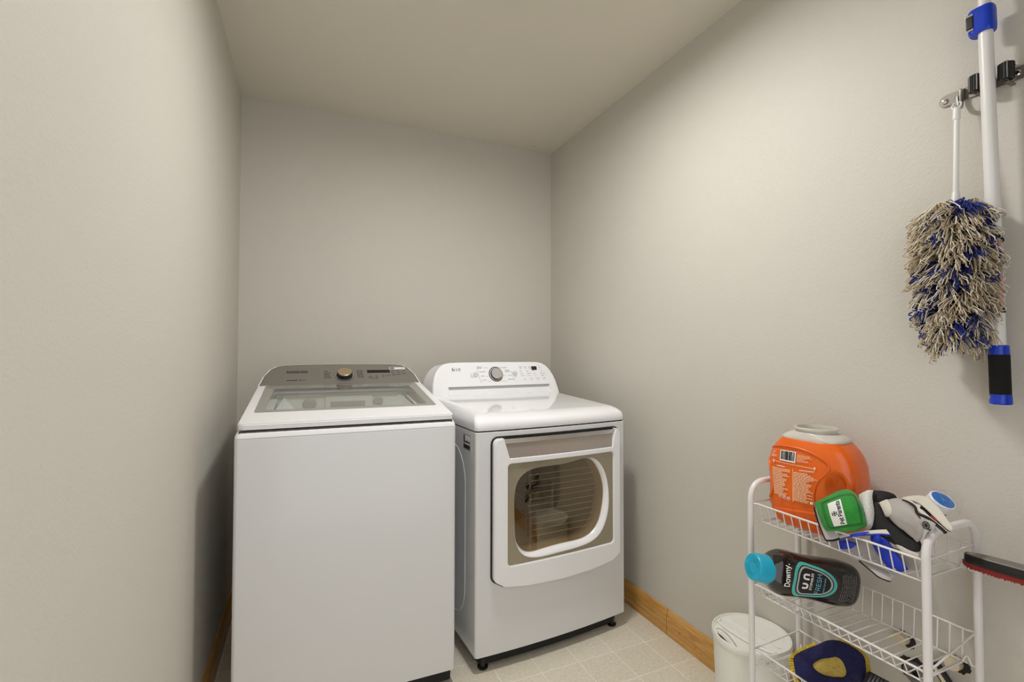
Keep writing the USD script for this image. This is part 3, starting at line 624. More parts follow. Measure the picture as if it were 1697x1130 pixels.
D0 = .0003
def lay(polys, m_, name, par, sm=False, off=0.0, **k):
    obj(name, [wrap(extr(p, .0004), lambda u, z: (lambda P, N: (P+N*(off-.0008), N))(*tub_surf(u, z)), .015) for p in polys], m_, par, sm, **k)
bq = [(267, 283), (405, 302), (402, 397), (266, 371)]
lay([quad(*bq)], 'print_white', 'barcode_field', body)
def bil(q, s, t): q = np.array(q, float); return tuple((1-t)*((1-s)*q[0]+s*q[1])+t*((1-s)*q[3]+s*q[2]))
bars, x = [], .07
while x < .93:
    w = random.choice([.012, .02, .03, .045]); bars.append(quad(bil(bq, x, .07), bil(bq, min(x+w, .95), .07), bil(bq, min(x+w, .95), .86), bil(bq, x, .86))); x += w+random.choice([.012, .02, .035])
lay(bars, 'print_black', 'barcode', body, off=.0005)
ink = []
def block(q, rows, fill=.62, jag=.0, seed=0):
    r_ = random.Random(seed)
    for k in range(rows):
        t = (k+.15)/rows; x = 0.0; end = 1-r_.random()*jag
        while x < end-.03:
            w = min(r_.uniform(.05, .16), end-x)
            ink.append(quad(bil(q, x, t), bil(q, x+w, t), bil(q, x+w, t+fill/rows), bil(q, x, t+fill/rows))); x += w+.022
block([(190, 425), (368, 455), (360, 690), (212, 655)], 17, .55, .5, 1)
block([(388, 470), (598, 500), (552, 755), (384, 715)], 20, .55, .45, 2)
block([(412, 322), (550, 350), (545, 405), (410, 388)], 7, .35, .6, 3); block([(178, 318), (240, 330), (235, 350), (178, 338)], 3, .4, .4, 4)
for seg in (((205, 372), (570, 446)),): ink.append(quad(seg[0], seg[1], (seg[1][0], seg[1][1]+4), (seg[0][0], seg[0][1]+4)))
for x, y in ((205, 366), (567, 434)): ink += [quad((x-14, y+10), (x, y-6), (x+14, y+12), (x, y+8)), quad((x-5, y+6), (x+5, y+8), (x+5, y+26), (x-5, y+24))]
ink.append(quad((380, 445), (383, 445), (383, 725), (380, 725)))
lay(ink, 'label_ink', 'label_print', body, kind='stuff', label='pale printed text on the orange label')
circ = []
for x, y in ((270, 675), (307, 686), (344, 697)):
    c = np.array(tub_uv(x, y)); circ.append(Point(*c).buffer(.0045).difference(Point(*c).buffer(.0037))); circ.append(LineString([c+[-.002, -.001], c+[.0015, .002]]).buffer(.0008))
c = np.array(tub_uv(205, 302)); circ.append(Point(*c).buffer(.0030).difference(Point(*c).buffer(.0023)))
circ.append(quad((528, 725), (555, 730), (553, 752), (526, 746)))
lay(circ, 'print_white', 'label_symbol', body)
def tub_text(s, h, x, y, x2, y2, m_='print_white', name='warning_lettering'):
    a, b = np.array(tub_uv(x, y)), np.array(tub_uv(x2, y2)); d = b-a; L = np.linalg.norm(d); d /= L
    m = text(s, h, .0004, True); m.vertices[:, 0] *= L/m.bounds[1, 0]
    v = m.vertices.copy(); m.vertices[:, 0] = a[0]+v[:, 0]*d[0]-v[:, 1]*d[1]; m.vertices[:, 1] = a[1]+v[:, 0]*d[1]+v[:, 1]*d[0]
    obj(name, wrap(m, lambda u, z: (lambda P, N: (P+N*(-.0002), N))(*tub_surf(u, z))), m_, body, False)
tub_text('WARNING', .0030, 240, 420, 312, 433); tub_text('AVERTISSEMENT', .0030, 434, 462, 566, 478)

# ------------------------------------------------------------------ scent booster bottle lying over the front of the middle basket
SB, SCAP = np.array([1.312, .798, .554]), np.array([1.044, .870, .619])
sd = SCAP-SB; SL_ = np.linalg.norm(sd); sd /= SL_
nn = (EYE-(SB+SCAP)/2); nn = nn-np.array([0, 0, .22*np.linalg.norm(nn)]); nn -= (nn@sd)*sd; nn /= np.linalg.norm(nn); ww = np.cross(sd, nn)
sb_ = thing('scent_booster_bottle', 'dark brown bottle with turquoise cap lying on the middle basket', 'laundry bottle', SB)
BF = np.eye(4); BF[:3, 0], BF[:3, 1], BF[:3, 2], BF[:3, 3] = ww, nn, sd*SL_/.2445, SB      # local x: width, y: towards the face, z: along the bottle
BS = [0, .003, .012, .04, .075, .11, .14, .165, .185, .198, .208, .213]; BW = [.042, .049, .054, .0565, .0545, .0515, .0525, .0550, .054, .047, .036, .030]; BT = [.028, .034, .038, .040, .039, .038, .038, .039, .039, .036, .032, .029]
gs = np.linspace(0, .213, 70); wv, tv = np.interp(gs, BS, BW), np.interp(gs, BS, BT)
from scipy.ndimage import gaussian_filter1d
wv[4:] = gaussian_filter1d(wv, 1.5)[4:]; tv[4:] = gaussian_filter1d(tv, 1.5)[4:]
t3 = np.linspace(0, 2*math.pi, 97)[:-1]; NB = 2.6
rings = [np.c_[w*np.sign(np.cos(t3))*np.abs(np.cos(t3))**(2/NB), t*np.sign(np.sin(t3))*np.abs(np.sin(t3))**(2/NB), np.full(96, z)] for w, t, z in zip(wv, tv, gs)]
bd = obj('body', mv(loft(rings), BF), 'dark_bottle', sb_, 60, world=True)
def bsurf(x, y):
    w, t = np.interp(y, gs, wv), np.interp(y, gs, tv); yy = t*np.clip(1-np.clip(np.abs(x)/w, 0, .999)**NB, 0, 1)**(1/NB)
    return np.stack([x, yy+.0002, y], -1), np.tile([0, 1., 0], (len(x), 1))
def bl_(poly, m_, name, off=0., par=None, **k):
    m = extr(poly, .0004); m = wrap(m, lambda x, y: (lambda P, N: (P+N*off, N))(*bsurf(x, y)), .005); return obj(name, mv(m, BF), m_, par or bd, False, world=True, **k)
def shield(k):
    P = np.array([(-.040, .160), (-.030, .168), (0, .171), (.030, .168), (.040, .160), (.0405, .135), (.036, .105), (.024, .078), (.008, .066), (-.008, .066), (-.024, .078), (-.036, .105), (-.0405, .135)]); c = np.array([0, .122]); return Polygon(spoly(c+(P-c)*k, 90))
bl_(shield(1.0), 'teal', 'label', label='turquoise shield label')
bl_(shield(.86), 'black_plastic', 'label_field', .0005); bl_(shield(.81).difference(shield(.73)), 'label_silver', 'label_ring', .0008)
def btext(s, h, x, y, m_, name, bold=True, off=.0009, sx=1.0, rot=0.):
    m = text(s, h, .0004, bold, True); m.vertices[:, 0] *= sx
    if rot: m.apply_transform(trimesh.transformations.rotation_matrix(rot, [0, 0, 1]))
    m.apply_translation((x, y, 0)); m = wrap(m, lambda a, b: (lambda P, N: (P+N*off, N))(*bsurf(a, b))); obj(name, mv(m, BF), m_, bd, False, world=True)
btext('Downy.', .0115, .006, .1845, 'print_white', 'brand_lettering', off=.0004, rot=.12)
un = cat_([extr(LineString([(-.0165, .0065), (-.0165, -.002), (-.0145, -.0055), (-.008, -.0055), (-.006, -.002), (-.006, .0065)]).buffer(.0022, cap_style='flat'), .0004), extr(LineString([(.006, -.0075), (.006, .002), (.008, .0055), (.0145, .0055), (.0165, .002), (.0165, -.0075)]).buffer(.0022, cap_style='flat'), .0004)])
un.apply_translation((.0, .1415, 0)); obj('name_lettering', mv(wrap(un, lambda a, b: (lambda P, N: (P+N*.0009, N))(*bsurf(a, b))), BF), 'print_white', bd, False, world=True)
btext('STOPABLES', .0052, .001, .1275, 'print_white', 'name_lettering'); btext('FRESH', .0112, -.002, .1100, 'fresh_blue', 'scent_lettering', False, sx=1.05); btext('scent booster', .0040, -.002, .0960, 'fresh_blue', 'scent_lettering', False)
fine = []
r_ = random.Random(5)
for k in range(9):
    x = -.034
    while x < .030:
        w = r_.uniform(.003, .009); fine.append(sbox(x, .018+.0042*k, min(x+w, .034), .0192+.0042*k)); x += w+.0016
m = cat_([wrap(extr(p, .0003), bsurf) for p in fine]); obj('fine_print', mv(m, BF), 'print_grey', bd, False, world=True, kind='stuff')
cp_ = obj('cap', mv(lathe([(0, .2105), (.0335, .2105), (.0345, .2135), (.0338, .236), (.0322, .243), (.0305, .2445), (0, .2435)], 64), BF), 'cyan_cap', sb_, 30, world=True, label='turquoise screw cap')
obj('cap_rib', [mv(rbox((.013, -.0007, .2438), (.028, .0007, .2449), .0005), BF@trimesh.transformations.rotation_matrix(a, [0, 0, 1])@trimesh.transformations.rotation_matrix(.25, [0, 0, 1], [.02, 0, 0])) for a in np.arange(28)/28*2*math.pi], 'cyan_cap', cp_, False, world=True, kind='stuff')
obj('cap_collar', mv(lathe([(0, .2085), (.0345, .2085), (.0352, .2098), (.0345, .2112), (0, .2112)], 48), BF), 'clear_film', sb_, 30, world=True, label='clear rim behind the cap')

# ------------------------------------------------------------------ washable pet wraps piled in the top basket
_c6 = crop(5.657, 1340, 790)
def q6(x, y, X): return at(*_c6(x, y), X)
def grid6(rows): return [[q6(*p) for p in r] for r in rows]
PETG = 'cloth pet wraps piled in the top basket'
def cloth(name, rows, th, m_, par, n=(26, 26), wr=.0012, seed=1, **k):
    m, G, N, E_ = sheet(grid6(rows), th, n, wr, seed); obj(name, m, m_, par, 60, world=True, **k); return G, N, E_
def face_sign(G, N): return 1 if (N[len(N)//2, len(N[0])//2]@(EYE-G[len(G)//2, len(G[0])//2])) > 0 else -1
g = thing('pet_wrap', 'green quilted cloth pet wrap with white sewn label and grey lining', 'pet wrap', q6(290, 560, 1.17))
G, N, E_ = cloth('pad', [[(58, 246, 1.158), (190, 190, 1.165), (325, 126, 1.19), (432, 190, 1.20)], [(85, 310, 1.152), (220, 275, 1.146), (370, 235, 1.16), (472, 270, 1.185)], [(120, 410, 1.152), (250, 390, 1.144), (400, 350, 1.155), (508, 370, 1.18)], [(178, 508, 1.160), (300, 504, 1.152), (432, 504, 1.163), (535, 445, 1.185)]], .012, 'green_cloth', g, (40, 40), .0010)
S_ = face_sign(G, N); F4 = lambda s, t, h=.0065: G[int(round(s*39)), int(round(t*39))]+S_*N[int(round(s*39)), int(round(t*39))]*h
def gs_(x, y): # surface of the pad from grid fractions: x along the rows, y down
    i, j = np.clip(np.asarray(y)*39, 0, 38.99), np.clip(np.asarray(x)*39, 0, 38.99); i0, j0 = i.astype(int), j.astype(int); a, b = (i-i0)[:, None], (j-j0)[:, None]
    g_ = lambda A: (1-a)*((1-b)*A[i0, j0]+b*A[i0, j0+1])+a*((1-b)*A[i0+1, j0]+b*A[i0+1, j0+1])
    n_ = g_(N)*S_; return g_(G)+n_*.0058, n_
frame_ = [(.17, .17), (.83, .17), (.83, .86), (.17, .86)]
obj('stitching', [tube(gs_(np.interp(np.linspace(0, 4, 61), range(5), [p[0]+o for p in frame_+frame_[:1]]), np.interp(np.linspace(0, 4, 61), range(5), [p[1]+o for p in frame_+frame_[:1]]))[0], .0007, 5) for o in (0, .03)], 'black_cloth', g, True, world=True)
lx0, lx1, ly0, ly1 = .27, .52, .27, .84
lab_m = extr(sbox(0, 0, 1, 1), .0012).subdivide_to_size(.2); lab_m.vertices = np.c_[lx0+(lx1-lx0)*lab_m.vertices[:, 0]+.02, ly0+(ly1-ly0)*lab_m.vertices[:, 1], lab_m.vertices[:, 2]]
lb = obj('sewn_label', wrap(lab_m, gs_), 'print_white', g, False, world=True, label='white sewn label with black print')
def lab_text(s, h, cx, cy, flip=1):       # reads upwards along the label: text x -> -y of the pad, text y -> -x
    m = text(s, h, .0004, True, True); v = m.vertices.copy(); m.vertices = np.c_[cx-v[:, 1]/.075*1.0, cy-v[:, 0]/.078*1.0, v[:, 2]+.0013]
    return wrap(m, gs_)
obj('label_lettering', lab_text('Pet Parents', .0056, .470, .555), 'print_black', lb, False, world=True)
paw = [Point(0, 0).buffer(.0014)]+[Point(.0031*math.cos(a), .0031*math.sin(a)).buffer(.0010) for a in np.arange(6)/6*2*math.pi]
m = cat_([extr(p, .0004) for p in paw]); v = m.vertices.copy(); m.vertices = np.c_[.375-v[:, 1]/.075, .55-v[:, 0]/.078, v[:, 2]+.0013]; obj('label_emblem', wrap(m, gs_), 'print_black', lb, False, world=True)
_, _, E2 = cloth('lining', [[(56, 285, 1.160), (200, 300, 1.172), (330, 330, 1.18)], [(95, 430, 1.156), (220, 440, 1.170), (340, 450, 1.18)], [(165, 595, 1.154), (250, 592, 1.160), (325, 560, 1.172)]], .006, 'grey_cloth', g, (24, 24), .0006, label='grey lining edge')
obj('binding', [tube(E2['v0'], .0026, 6), tube(E2['u1'], .0026, 6), tube(E_['v0'], .0022, 6), tube(E_['u0'], .0022, 6)], 'black_cloth', g, True, world=True, label='black binding')

b_ = thing('pet_wrap', 'royal blue cloth pet wrap with white edge behind the top basket wires', 'pet wrap', q6(700, 880, 1.19))
cloth('body', [[(590, 545, 1.19), (660, 560, 1.186), (745, 590, 1.19)], [(600, 630, 1.19), (690, 660, 1.183), (800, 680, 1.19)], [(680, 760, 1.19), (775, 780, 1.184), (880, 790, 1.19)], [(770, 880, 1.192), (850, 892, 1.188), (935, 868, 1.192)]], .006, 'blue_cloth', b_, wr=.002, seed=3)
cloth('side_flap', [[(275, 605, 1.186), (360, 600, 1.184), (465, 630, 1.188)], [(272, 640, 1.186), (350, 645, 1.182), (420, 650, 1.188)], [(285, 678, 1.186), (330, 672, 1.184), (390, 662, 1.188)]], .005, 'blue_cloth', b_, seed=4)
_, _, E3 = cloth('top_edge', [[(285, 562, 1.165), (400, 528, 1.166), (560, 508, 1.172), (730, 494, 1.18)], [(300, 585, 1.160), (420, 556, 1.160), (600, 540, 1.166), (768, 545, 1.175)]], .005, 'offwhite_cloth', b_, (14, 30), .001, 5, label='white top edge')
cloth('top_stripe', [[(385, 545, 1.157), (450, 528, 1.158), (560, 512, 1.164)], [(400, 562, 1.156), (470, 556, 1.156), (570, 520, 1.163)]], .003, 'blue_cloth', b_, (8, 16), 0, 5)
cloth('tab', [[(605, 525, 1.176), (640, 520, 1.172), (665, 530, 1.178)], [(612, 565, 1.174), (645, 565, 1.170), (668, 570, 1.176)], [(600, 610, 1.180), (645, 610, 1.176), (690, 610, 1.182)]], .006, 'blue_cloth', b_, (14, 14), 0, 6)
obj('binding', [tube(E3['u1'], .0018, 6)], 'blue_cloth', b_, True, world=True)
cloth('lower_lining', [[(165, 600, 1.182), (320, 575, 1.190), (560, 600, 1.20), (900, 700, 1.20)], [(300, 690, 1.184), (480, 700, 1.192), (700, 760, 1.20), (1010, 790, 1.20)], [(420, 770, 1.186), (600, 810, 1.194), (800, 850, 1.20), (1030, 880, 1.20)]], .004, 'grey_cloth', b_, (24, 30), .0015, 8, label='grey lining inside the basket')
_, _, E4 = cloth('hanging_flap', [[(475, 790, 1.186), (600, 830, 1.19), (715, 880, 1.192), (820, 925, 1.192)], [(560, 860, 1.180), (640, 890, 1.182), (720, 920, 1.184), (800, 945, 1.188)], [(640, 930, 1.176), (690, 955, 1.178), (735, 972, 1.180), (765, 978, 1.184)]], .004, 'grey_cloth', b_, (20, 24), .001, 9, label='grey flap hanging through the basket floor')
obj('binding', [tube(E4['v0'], .0018, 6), tube(E4['u1'], .0018, 6)], 'black_cloth', b_, True, world=True)

k_ = thing('pet_wrap', 'black cloth pet wrap with white terry collar in the middle of the pile', 'pet wrap', q6(700, 560, 1.21))
cloth('collar', [[(604, 126, 1.225), (545, 138, 1.215), (482, 172, 1.225)], [(590, 240, 1.205), (540, 250, 1.190), (495, 275, 1.205)], [(606, 398, 1.200), (560, 412, 1.185), (518, 395, 1.200)], [(560, 480, 1.205), (548, 470, 1.198), (535, 430, 1.205)]], .009, 'white_terry', k_, wr=.0012, label='white terry collar')
cloth('upper_flap', [[(606, 132, 1.24), (700, 138, 1.25), (785, 160, 1.26), (822, 205, 1.265)], [(600, 190, 1.225), (670, 190, 1.23), (740, 200, 1.24), (760, 215, 1.25)], [(598, 240, 1.220), (650, 240, 1.222), (690, 240, 1.228), (700, 250, 1.24)]], .006, 'black_cloth', k_, wr=.001)
cloth('body', [[(590, 225, 1.212), (650, 250, 1.212), (700, 300, 1.216), (750, 370, 1.222)], [(570, 420, 1.202), (650, 420, 1.196), (750, 450, 1.202), (820, 440, 1.212)], [(545, 480, 1.200), (700, 540, 1.190), (850, 600, 1.190), (960, 560, 1.200)], [(770, 560, 1.198), (880, 645, 1.188), (1010, 705, 1.180), (1040, 600, 1.182)]], .008, 'black_cloth', k_, wr=.002, seed=12)
cloth('lining_strip', [[(790, 570, 1.190), (880, 650, 1.184), (1030, 720, 1.178)], [(830, 640, 1.186), (900, 700, 1.180), (1035, 755, 1.175)], [(900, 720, 1.186), (950, 750, 1.182), (1030, 775, 1.178)]], .005, 'offwhite_cloth', k_, (16, 20), .0006, 13, label='off-white lining strip')

s_ = thing('pet_wrap', 'pale grey satin pet wrap with folds right of the black one', 'pet wrap', q6(950, 600, 1.20))
cloth('body', [[(690, 255, 1.222), (765, 214, 1.236), (870, 214, 1.236), (1005, 290, 1.215)], [(735, 335, 1.210), (820, 318, 1.198), (935, 325, 1.192), (1055, 405, 1.178)], [(800, 430, 1.200), (900, 448, 1.186), (985, 465, 1.176), (1085, 475, 1.158)], [(925, 500, 1.190), (980, 565, 1.180), (1012, 608, 1.172), (1045, 575, 1.164)]], .007, 'grey_cloth', s_, (36, 36), .0035, 21, wsc=22) if False else cloth('body', [[(690, 255, 1.222), (765, 214, 1.236), (870, 214, 1.236), (1005, 290, 1.215)], [(735, 335, 1.210), (820, 318, 1.198), (935, 325, 1.192), (1055, 405, 1.178)], [(800, 430, 1.200), (900, 448, 1.186), (985, 465, 1.176), (1085, 475, 1.158)], [(925, 500, 1.190), (980, 565, 1.180), (1012, 608, 1.172), (1045, 575, 1.164)]], .007, 'grey_cloth', s_, (36, 36), .003, 21)
cloth('edge_fold', [[(670, 245, 1.222), (700, 235, 1.222), (740, 215, 1.232)], [(700, 300, 1.208), (740, 290, 1.202), (775, 280, 1.206)], [(735, 375, 1.206), (765, 370, 1.198), (775, 340, 1.200)]], .009, 'offwhite_cloth', s_, (16, 16), .0006, 22, label='padded off-white edge')

w_ = thing('pet_wrap', 'off-white cloth pet wrap with black piping draped over the right end of the rack', 'pet wrap', q6(1200, 420, 1.17))
_, _, E5 = cloth('outer_band', [[(868, 206, 1.245), (1000, 178, 1.250), (1135, 205, 1.235), (1255, 330, 1.195), (1352, 478, 1.165)], [(900, 216, 1.238), (1020, 222, 1.236), (1110, 262, 1.215), (1225, 375, 1.182), (1345, 500, 1.158)], [(905, 222, 1.240), (1000, 240, 1.232), (1090, 295, 1.206), (1195, 395, 1.178), (1325, 508, 1.158)]], .007, 'offwhite_cloth', w_, (16, 40), .0006, 31)
_, _, E6 = cloth('opening', [[(1042, 284, 1.214), (1105, 300, 1.208), (1175, 360, 1.192), (1225, 410, 1.180), (1315, 507, 1.166)], [(1050, 300, 1.216), (1095, 330, 1.210), (1150, 385, 1.194), (1205, 425, 1.182), (1300, 508, 1.166)]], .003, 'black_cloth', w_, (10, 30), 0, 32, label='dark opening between the bands')
_, _, E7 = cloth('inner_band', [[(890, 218, 1.228), (990, 250, 1.212), (1055, 312, 1.192), (1150, 392, 1.172), (1300, 512, 1.150)], [(885, 220, 1.226), (960, 252, 1.210), (1012, 310, 1.190), (1090, 385, 1.166), (1280, 522, 1.146)]], .006, 'offwhite_cloth', w_, (12, 40), .0004, 33)
pip = [q6(x, y, X-.004) for x, y, X in [(880, 217, 1.226), (930, 233, 1.216), (975, 258, 1.206), (1003, 292, 1.194), (1015, 335, 1.184), (1050, 358, 1.172), (1110, 382, 1.162), (1190, 440, 1.154), (1250, 490, 1.148), (1284, 526, 1.144)]]
pip = CubicSpline(np.arange(len(pip)), np.array(pip))(np.linspace(0, len(pip)-1, 60))
obj('piping', [tube(pip, np.interp(np.linspace(0, 1, 60), [0, .3, .5, 1], [.0012, .0022, .0030, .0030]), 8), tube(E5['u1'][16:], .0018, 6)], 'black_cloth', w_, True, world=True, label='black piping')
cloth('red_edge', [[(1150, 360, 1.186), (1180, 385, 1.178), (1210, 415, 1.172)], [(1145, 372, 1.186), (1172, 396, 1.178), (1203, 422, 1.172)]], .002, 'red_plastic', w_, (6, 10), 0, 34, label='short red edge inside the opening')
G, N, E8 = cloth('tag', [[(1050, 398, 1.156), (1110, 400, 1.148), (1190, 440, 1.146)], [(1040, 430, 1.152), (1105, 450, 1.143), (1180, 490, 1.142)], [(1080, 480, 1.150), (1120, 505, 1.144), (1150, 540, 1.144)]], .003, 'grey_cloth', w_, (16, 16), 0, 35, label='beige tag with a dark round emblem')
S8 = face_sign(G, N); c8 = G[8, 8]+S8*N[8, 8]*.0022
du = G[8, 15]-G[8, 0]; F8 = fr(c8, du, UP); F8 = fr(c8, du, np.cross(S8*N[8, 8], du))
emb = [Point(0, 0).buffer(.0078).difference(Point(0, 0).buffer(.0062))]+[LineString([(.0045*math.cos(a), .0045*math.sin(a)), (.0012*math.cos(a+1.2), .0012*math.sin(a+1.2))]).buffer(.0008) for a in np.arange(6)/6*2*math.pi]+[Polygon([(.005, -.006), (.012, -.003), (.009, -.008)])]
obj('tag_emblem', mv(cat_([extr(p, .0004) for p in emb]), F8), 'print_black', w_, False, world=True)

# small bottle in a clear bag
ca = np.array([-.11, -.58, .80]); ca /= np.linalg.norm(ca); CB = at(1563, 828, 1.296)
pb = thing('plastic_bottle', 'small white bottle with round blue cap top poking out behind the cloth wraps', 'bottle', CB-ca*.13)
KF = fr(CB, np.cross(ca, [1, 0, 0]), np.cross(ca, np.cross(ca, [1, 0, 0])), ca)
obj('body', mv(lathe([(0, -.135), (.026, -.135), (.029, -.130), (.029, -.05), (.024, -.030), (.020, -.0265), (0, -.0265)], 32), KF), 'plastic_white', pb, world=True)
obj('neck_ring', mv(lathe([(0, -.0275), (.0225, -.0275), (.0225, -.0215), (0, -.0215)], 32), KF), 'red_plastic', pb, world=True, label='red ring under the cap')
obj('cap', mv(lathe([(0, -.021), (.0235, -.021), (.0250, -.018), (.0250, -.002), (.0235, .0), (.0215, .0), (.0210, -.0015), (0, -.0015)], 40), KF), 'tub_white', pb, world=True, label='white cap')
obj('cap_top', mv(lathe([(0, -.002), (.0208, -.002), (.0208, .0003), (.0195, .0012), (0, .0012)], 40), KF), 'cap_blue', pb, world=True, label='round blue cap top')
obj('cap_symbol', mv(extr(LineString([(-.006, -.001), (-.002, .003), (.002, -.001), (.006, .002)]).buffer(.0009), .0005), KF@trimesh.transformations.translation_matrix((0, 0, .0011))), 'teal', pb, False, world=True)
pl_ = thing('plastic_bag', 'clear plastic film crumpled around the blue-topped bottle', 'plastic bag', CB+np.array([0, 0, -.02]))
R9 = [[(1543, 806, 1.335), (1555, 812, 1.325), (1580, 815, 1.320), (1597, 822, 1.330)], [(1546, 822, 1.312), (1560, 820, 1.282), (1580, 826, 1.278), (1598, 834, 1.318)], [(1548, 838, 1.308), (1562, 842, 1.288), (1580, 848, 1.288), (1590, 852, 1.322)]]
m, G, N, E9 = sheet([[at(*p) for p in r] for r in R9], .0006, (24, 24), .004, 44, 60); obj('film', m, 'clear_film', pl_, 60, world=True)

# ------------------------------------------------------------------ tool rail with hook and grip rollers
RZ = 1.756
ra = thing('tool_rail', 'brushed steel tool rail with hook and black grip rollers screwed to the right wall', 'tool rail', (XR, .40, RZ))
RF = fr((XR-.0024, .40, RZ), (0, -1, 0), (0, 0, 1), (-1, 0, 0))         # x: along the rail to the right, y up, z out of the wall
plate = smooth_poly([(-.219, -.0135), (.219, -.0135), (.219, .0135), (-.219, .0135)], .0125)
obj('plate', mv(extr(plate, .0018), RF@trimesh.transformations.translation_matrix((0, 0, -.0004))), 'steel_brushed', ra, False, world=True)
for x in (-.208, -.083+.0, .208): obj('screw', mv(lathe([(0, 0), (.0065, 0), (.0062, .002), (.0040, .0042), (0, .0048)], 20), RF@trimesh.transformations.translation_matrix((x, .0, .0014))), 'chrome', ra, world=True, label='domed screw')
def rel(p): return np.linalg.inv(RF)@np.r_[p, 1]
obj('hook', tube(fillet([rel_ for rel_ in [(XR-.004, .575, RZ+.010), (XR-.010, .575, RZ+.010), (XR-.010, .575, RZ-.020), (XR-.016, .5735, RZ-.034), (XR-.034, .572, RZ-.034), (XR-.040, .5715, RZ-.014)]], .006, 4), .0046, 10), 'chrome', ra, True, world=True, label='chrome hook')
def clip(yc):
    for y in (yc+.0245, yc-.0245):
        c_ = obj('grip_roller', mv(extr(Polygon([((.0132 if k % 2 else .0119)*math.cos(a), (.0132 if k % 2 else .0119)*math.sin(a)) for k, a in enumerate(np.arange(36)/36*2*math.pi)]), .034), t=(XR-.033, y, RZ-.017)), 'black_plastic', ra, 20, world=True, label='black rubber grip roller')
        obj('roller_arm', [box((XR-.036, y-.004, RZ-.022), (XR-.002, y+.004, RZ-.0195)), box((XR-.036, y-.004, RZ+.0195), (XR-.002, y+.004, RZ+.022)), box((XR-.036, y-.003, RZ-.0215), (XR-.030, y+.003, RZ+.0215))], 'steel_brushed', c_, False, world=True)
clip(.5145); clip(.365)

# ------------------------------------------------------------------ extension pole in the rail
def pp(z): return np.array([1.3355, .504+(z-1.0565)*.0148, z])
po = thing('extension_pole', 'white telescopic mop pole with blue lock and black foam grip clamped in the tool rail', 'mop pole', pp(1.054))
ax = pp(2.0)-pp(1.0); ax /= np.linalg.norm(ax); POF = lambda z: fr(pp(z), (0, -1, 0), np.cross(ax, (0, -1, 0)), ax)
obj('tube', tube([pp(1.06), pp(1.5), pp(1.88)], .0122, 28), 'pole_white', po, 40, world=True)
obj('inner_tube', tube([pp(1.86), pp(2.14)], .0105, 24), 'pole_white', po, 40, world=True)
obj('grip', mv(lathe([(0, 0), (.0160, 0), (.0168, .002), (.0168, .082), (.016, .0835), (0, .0835)], 32), POF(1.0755)), 'foam_black', po, world=True, label='black foam grip')
obj('grip_collar', mv(lathe([(0, 0), (.0165, 0), (.0168, .001), (.0160, .018), (.0125, .020), (0, .020)], 32), POF(1.1585)), 'blue_plastic', po, world=True, label='blue collar above the grip')
cap_ = man(mv(lathe([(0, 0), (.0165, 0), (.0180, .002), (.0172, .021), (0, .0215)], 32)))-man(mv(trimesh.creation.cylinder(.005, .06), fr((-.0165, -.0175, .0145), (0, 0, 1), (1, 0, 0))))
obj('end_cap', mv(unman(cap_), POF(1.0545)), 'blue_plastic', po, 30, world=True, label='blue end cap with hanging notch')
lk = obj('pole_lock', mv(loft([np.c_[p_, np.full(len(p_), z)] for p_, z in [(np.array([(x*k, y*k) for x, y in rrect(.044, .034, .013, (-.005, .0)).exterior.coords[:-1]]), z) for k, z in ((.90, 0), (.97, .004), (1., .012), (1., .046), (.96, .052), (.88, .055))]]), POF(1.852)), 'blue_plastic', po, 35, world=True, label='blue sliding lock')
obj('lock_lever', mv(rbox((-.0255, -.0185, .014), (-.0125, -.0150, .042), .0015), POF(1.852)), 'black_plastic', lk, world=True, label='black lever with chrome ends')
for z in (.009, .041): obj('lever_end', mv(rbox((-.0265, -.0195, z), (-.0120, -.0150, z+.004), .0012), POF(1.852)), 'chrome', lk, world=True)
sl = obj('sticker', mv(extr(Point(0, 0).buffer(.0124, quad_segs=10).difference(Point(0, 0).buffer(.0120, quad_segs=10)), .135), POF(1.26)), 'offwhite_cloth', po, 40, world=True, label='printed wrap-around sticker')
obj('sticker_stripe', mv(extr(Point(0, 0).buffer(.0127, quad_segs=10).difference(Point(0, 0).buffer(.0122, quad_segs=10)).intersection(Polygon([(0, 0), (.03, -.006), (.03, -.03), (.006, -.03)])), .135), POF(1.26)), 'pink_label', sl, 40, world=True)
for z, h in ((1.246, .0145), (1.395, .016)): obj('sticker_band', mv(extr(Point(0, 0).buffer(.0127, quad_segs=10).difference(Point(0, 0).buffer(.0120, quad_segs=10)), h), POF(z)), 'print_black', sl, 40, world=True)
def pole_surf(x, y): # x: arc around the pole from the side facing the room, y: height
    a = x/.0128; P = np.stack([.0128*np.sin(a), -.0128*np.cos(a), y], -1); return P, np.stack([np.sin(a), -np.cos(a), 0*a], -1)
m = text('6 ft.', .0065, .0003, True, True); m.apply_translation((.0075, .0075, 0))
F0 = POF(1.246); obj('sticker_lettering', mv(wrap(m, pole_surf), F0), 'print_white', sl, False, world=True)
rr_ = random.Random(3); mm_ = []
for k in range(22):
    y0 = .004+.005*k; w = rr_.uniform(.005, .010)
    if rr_.random() < .8: mm_.append(wrap(extr(sbox(.001, y0, .001+w, y0+.0022), .0002), lambda x, y: (lambda P, N: (P-N*.0003, N))(*pole_surf(x, y)), .004))
obj('sticker_print', mm_, 'print_grey', sl, False, world=True, kind='stuff')

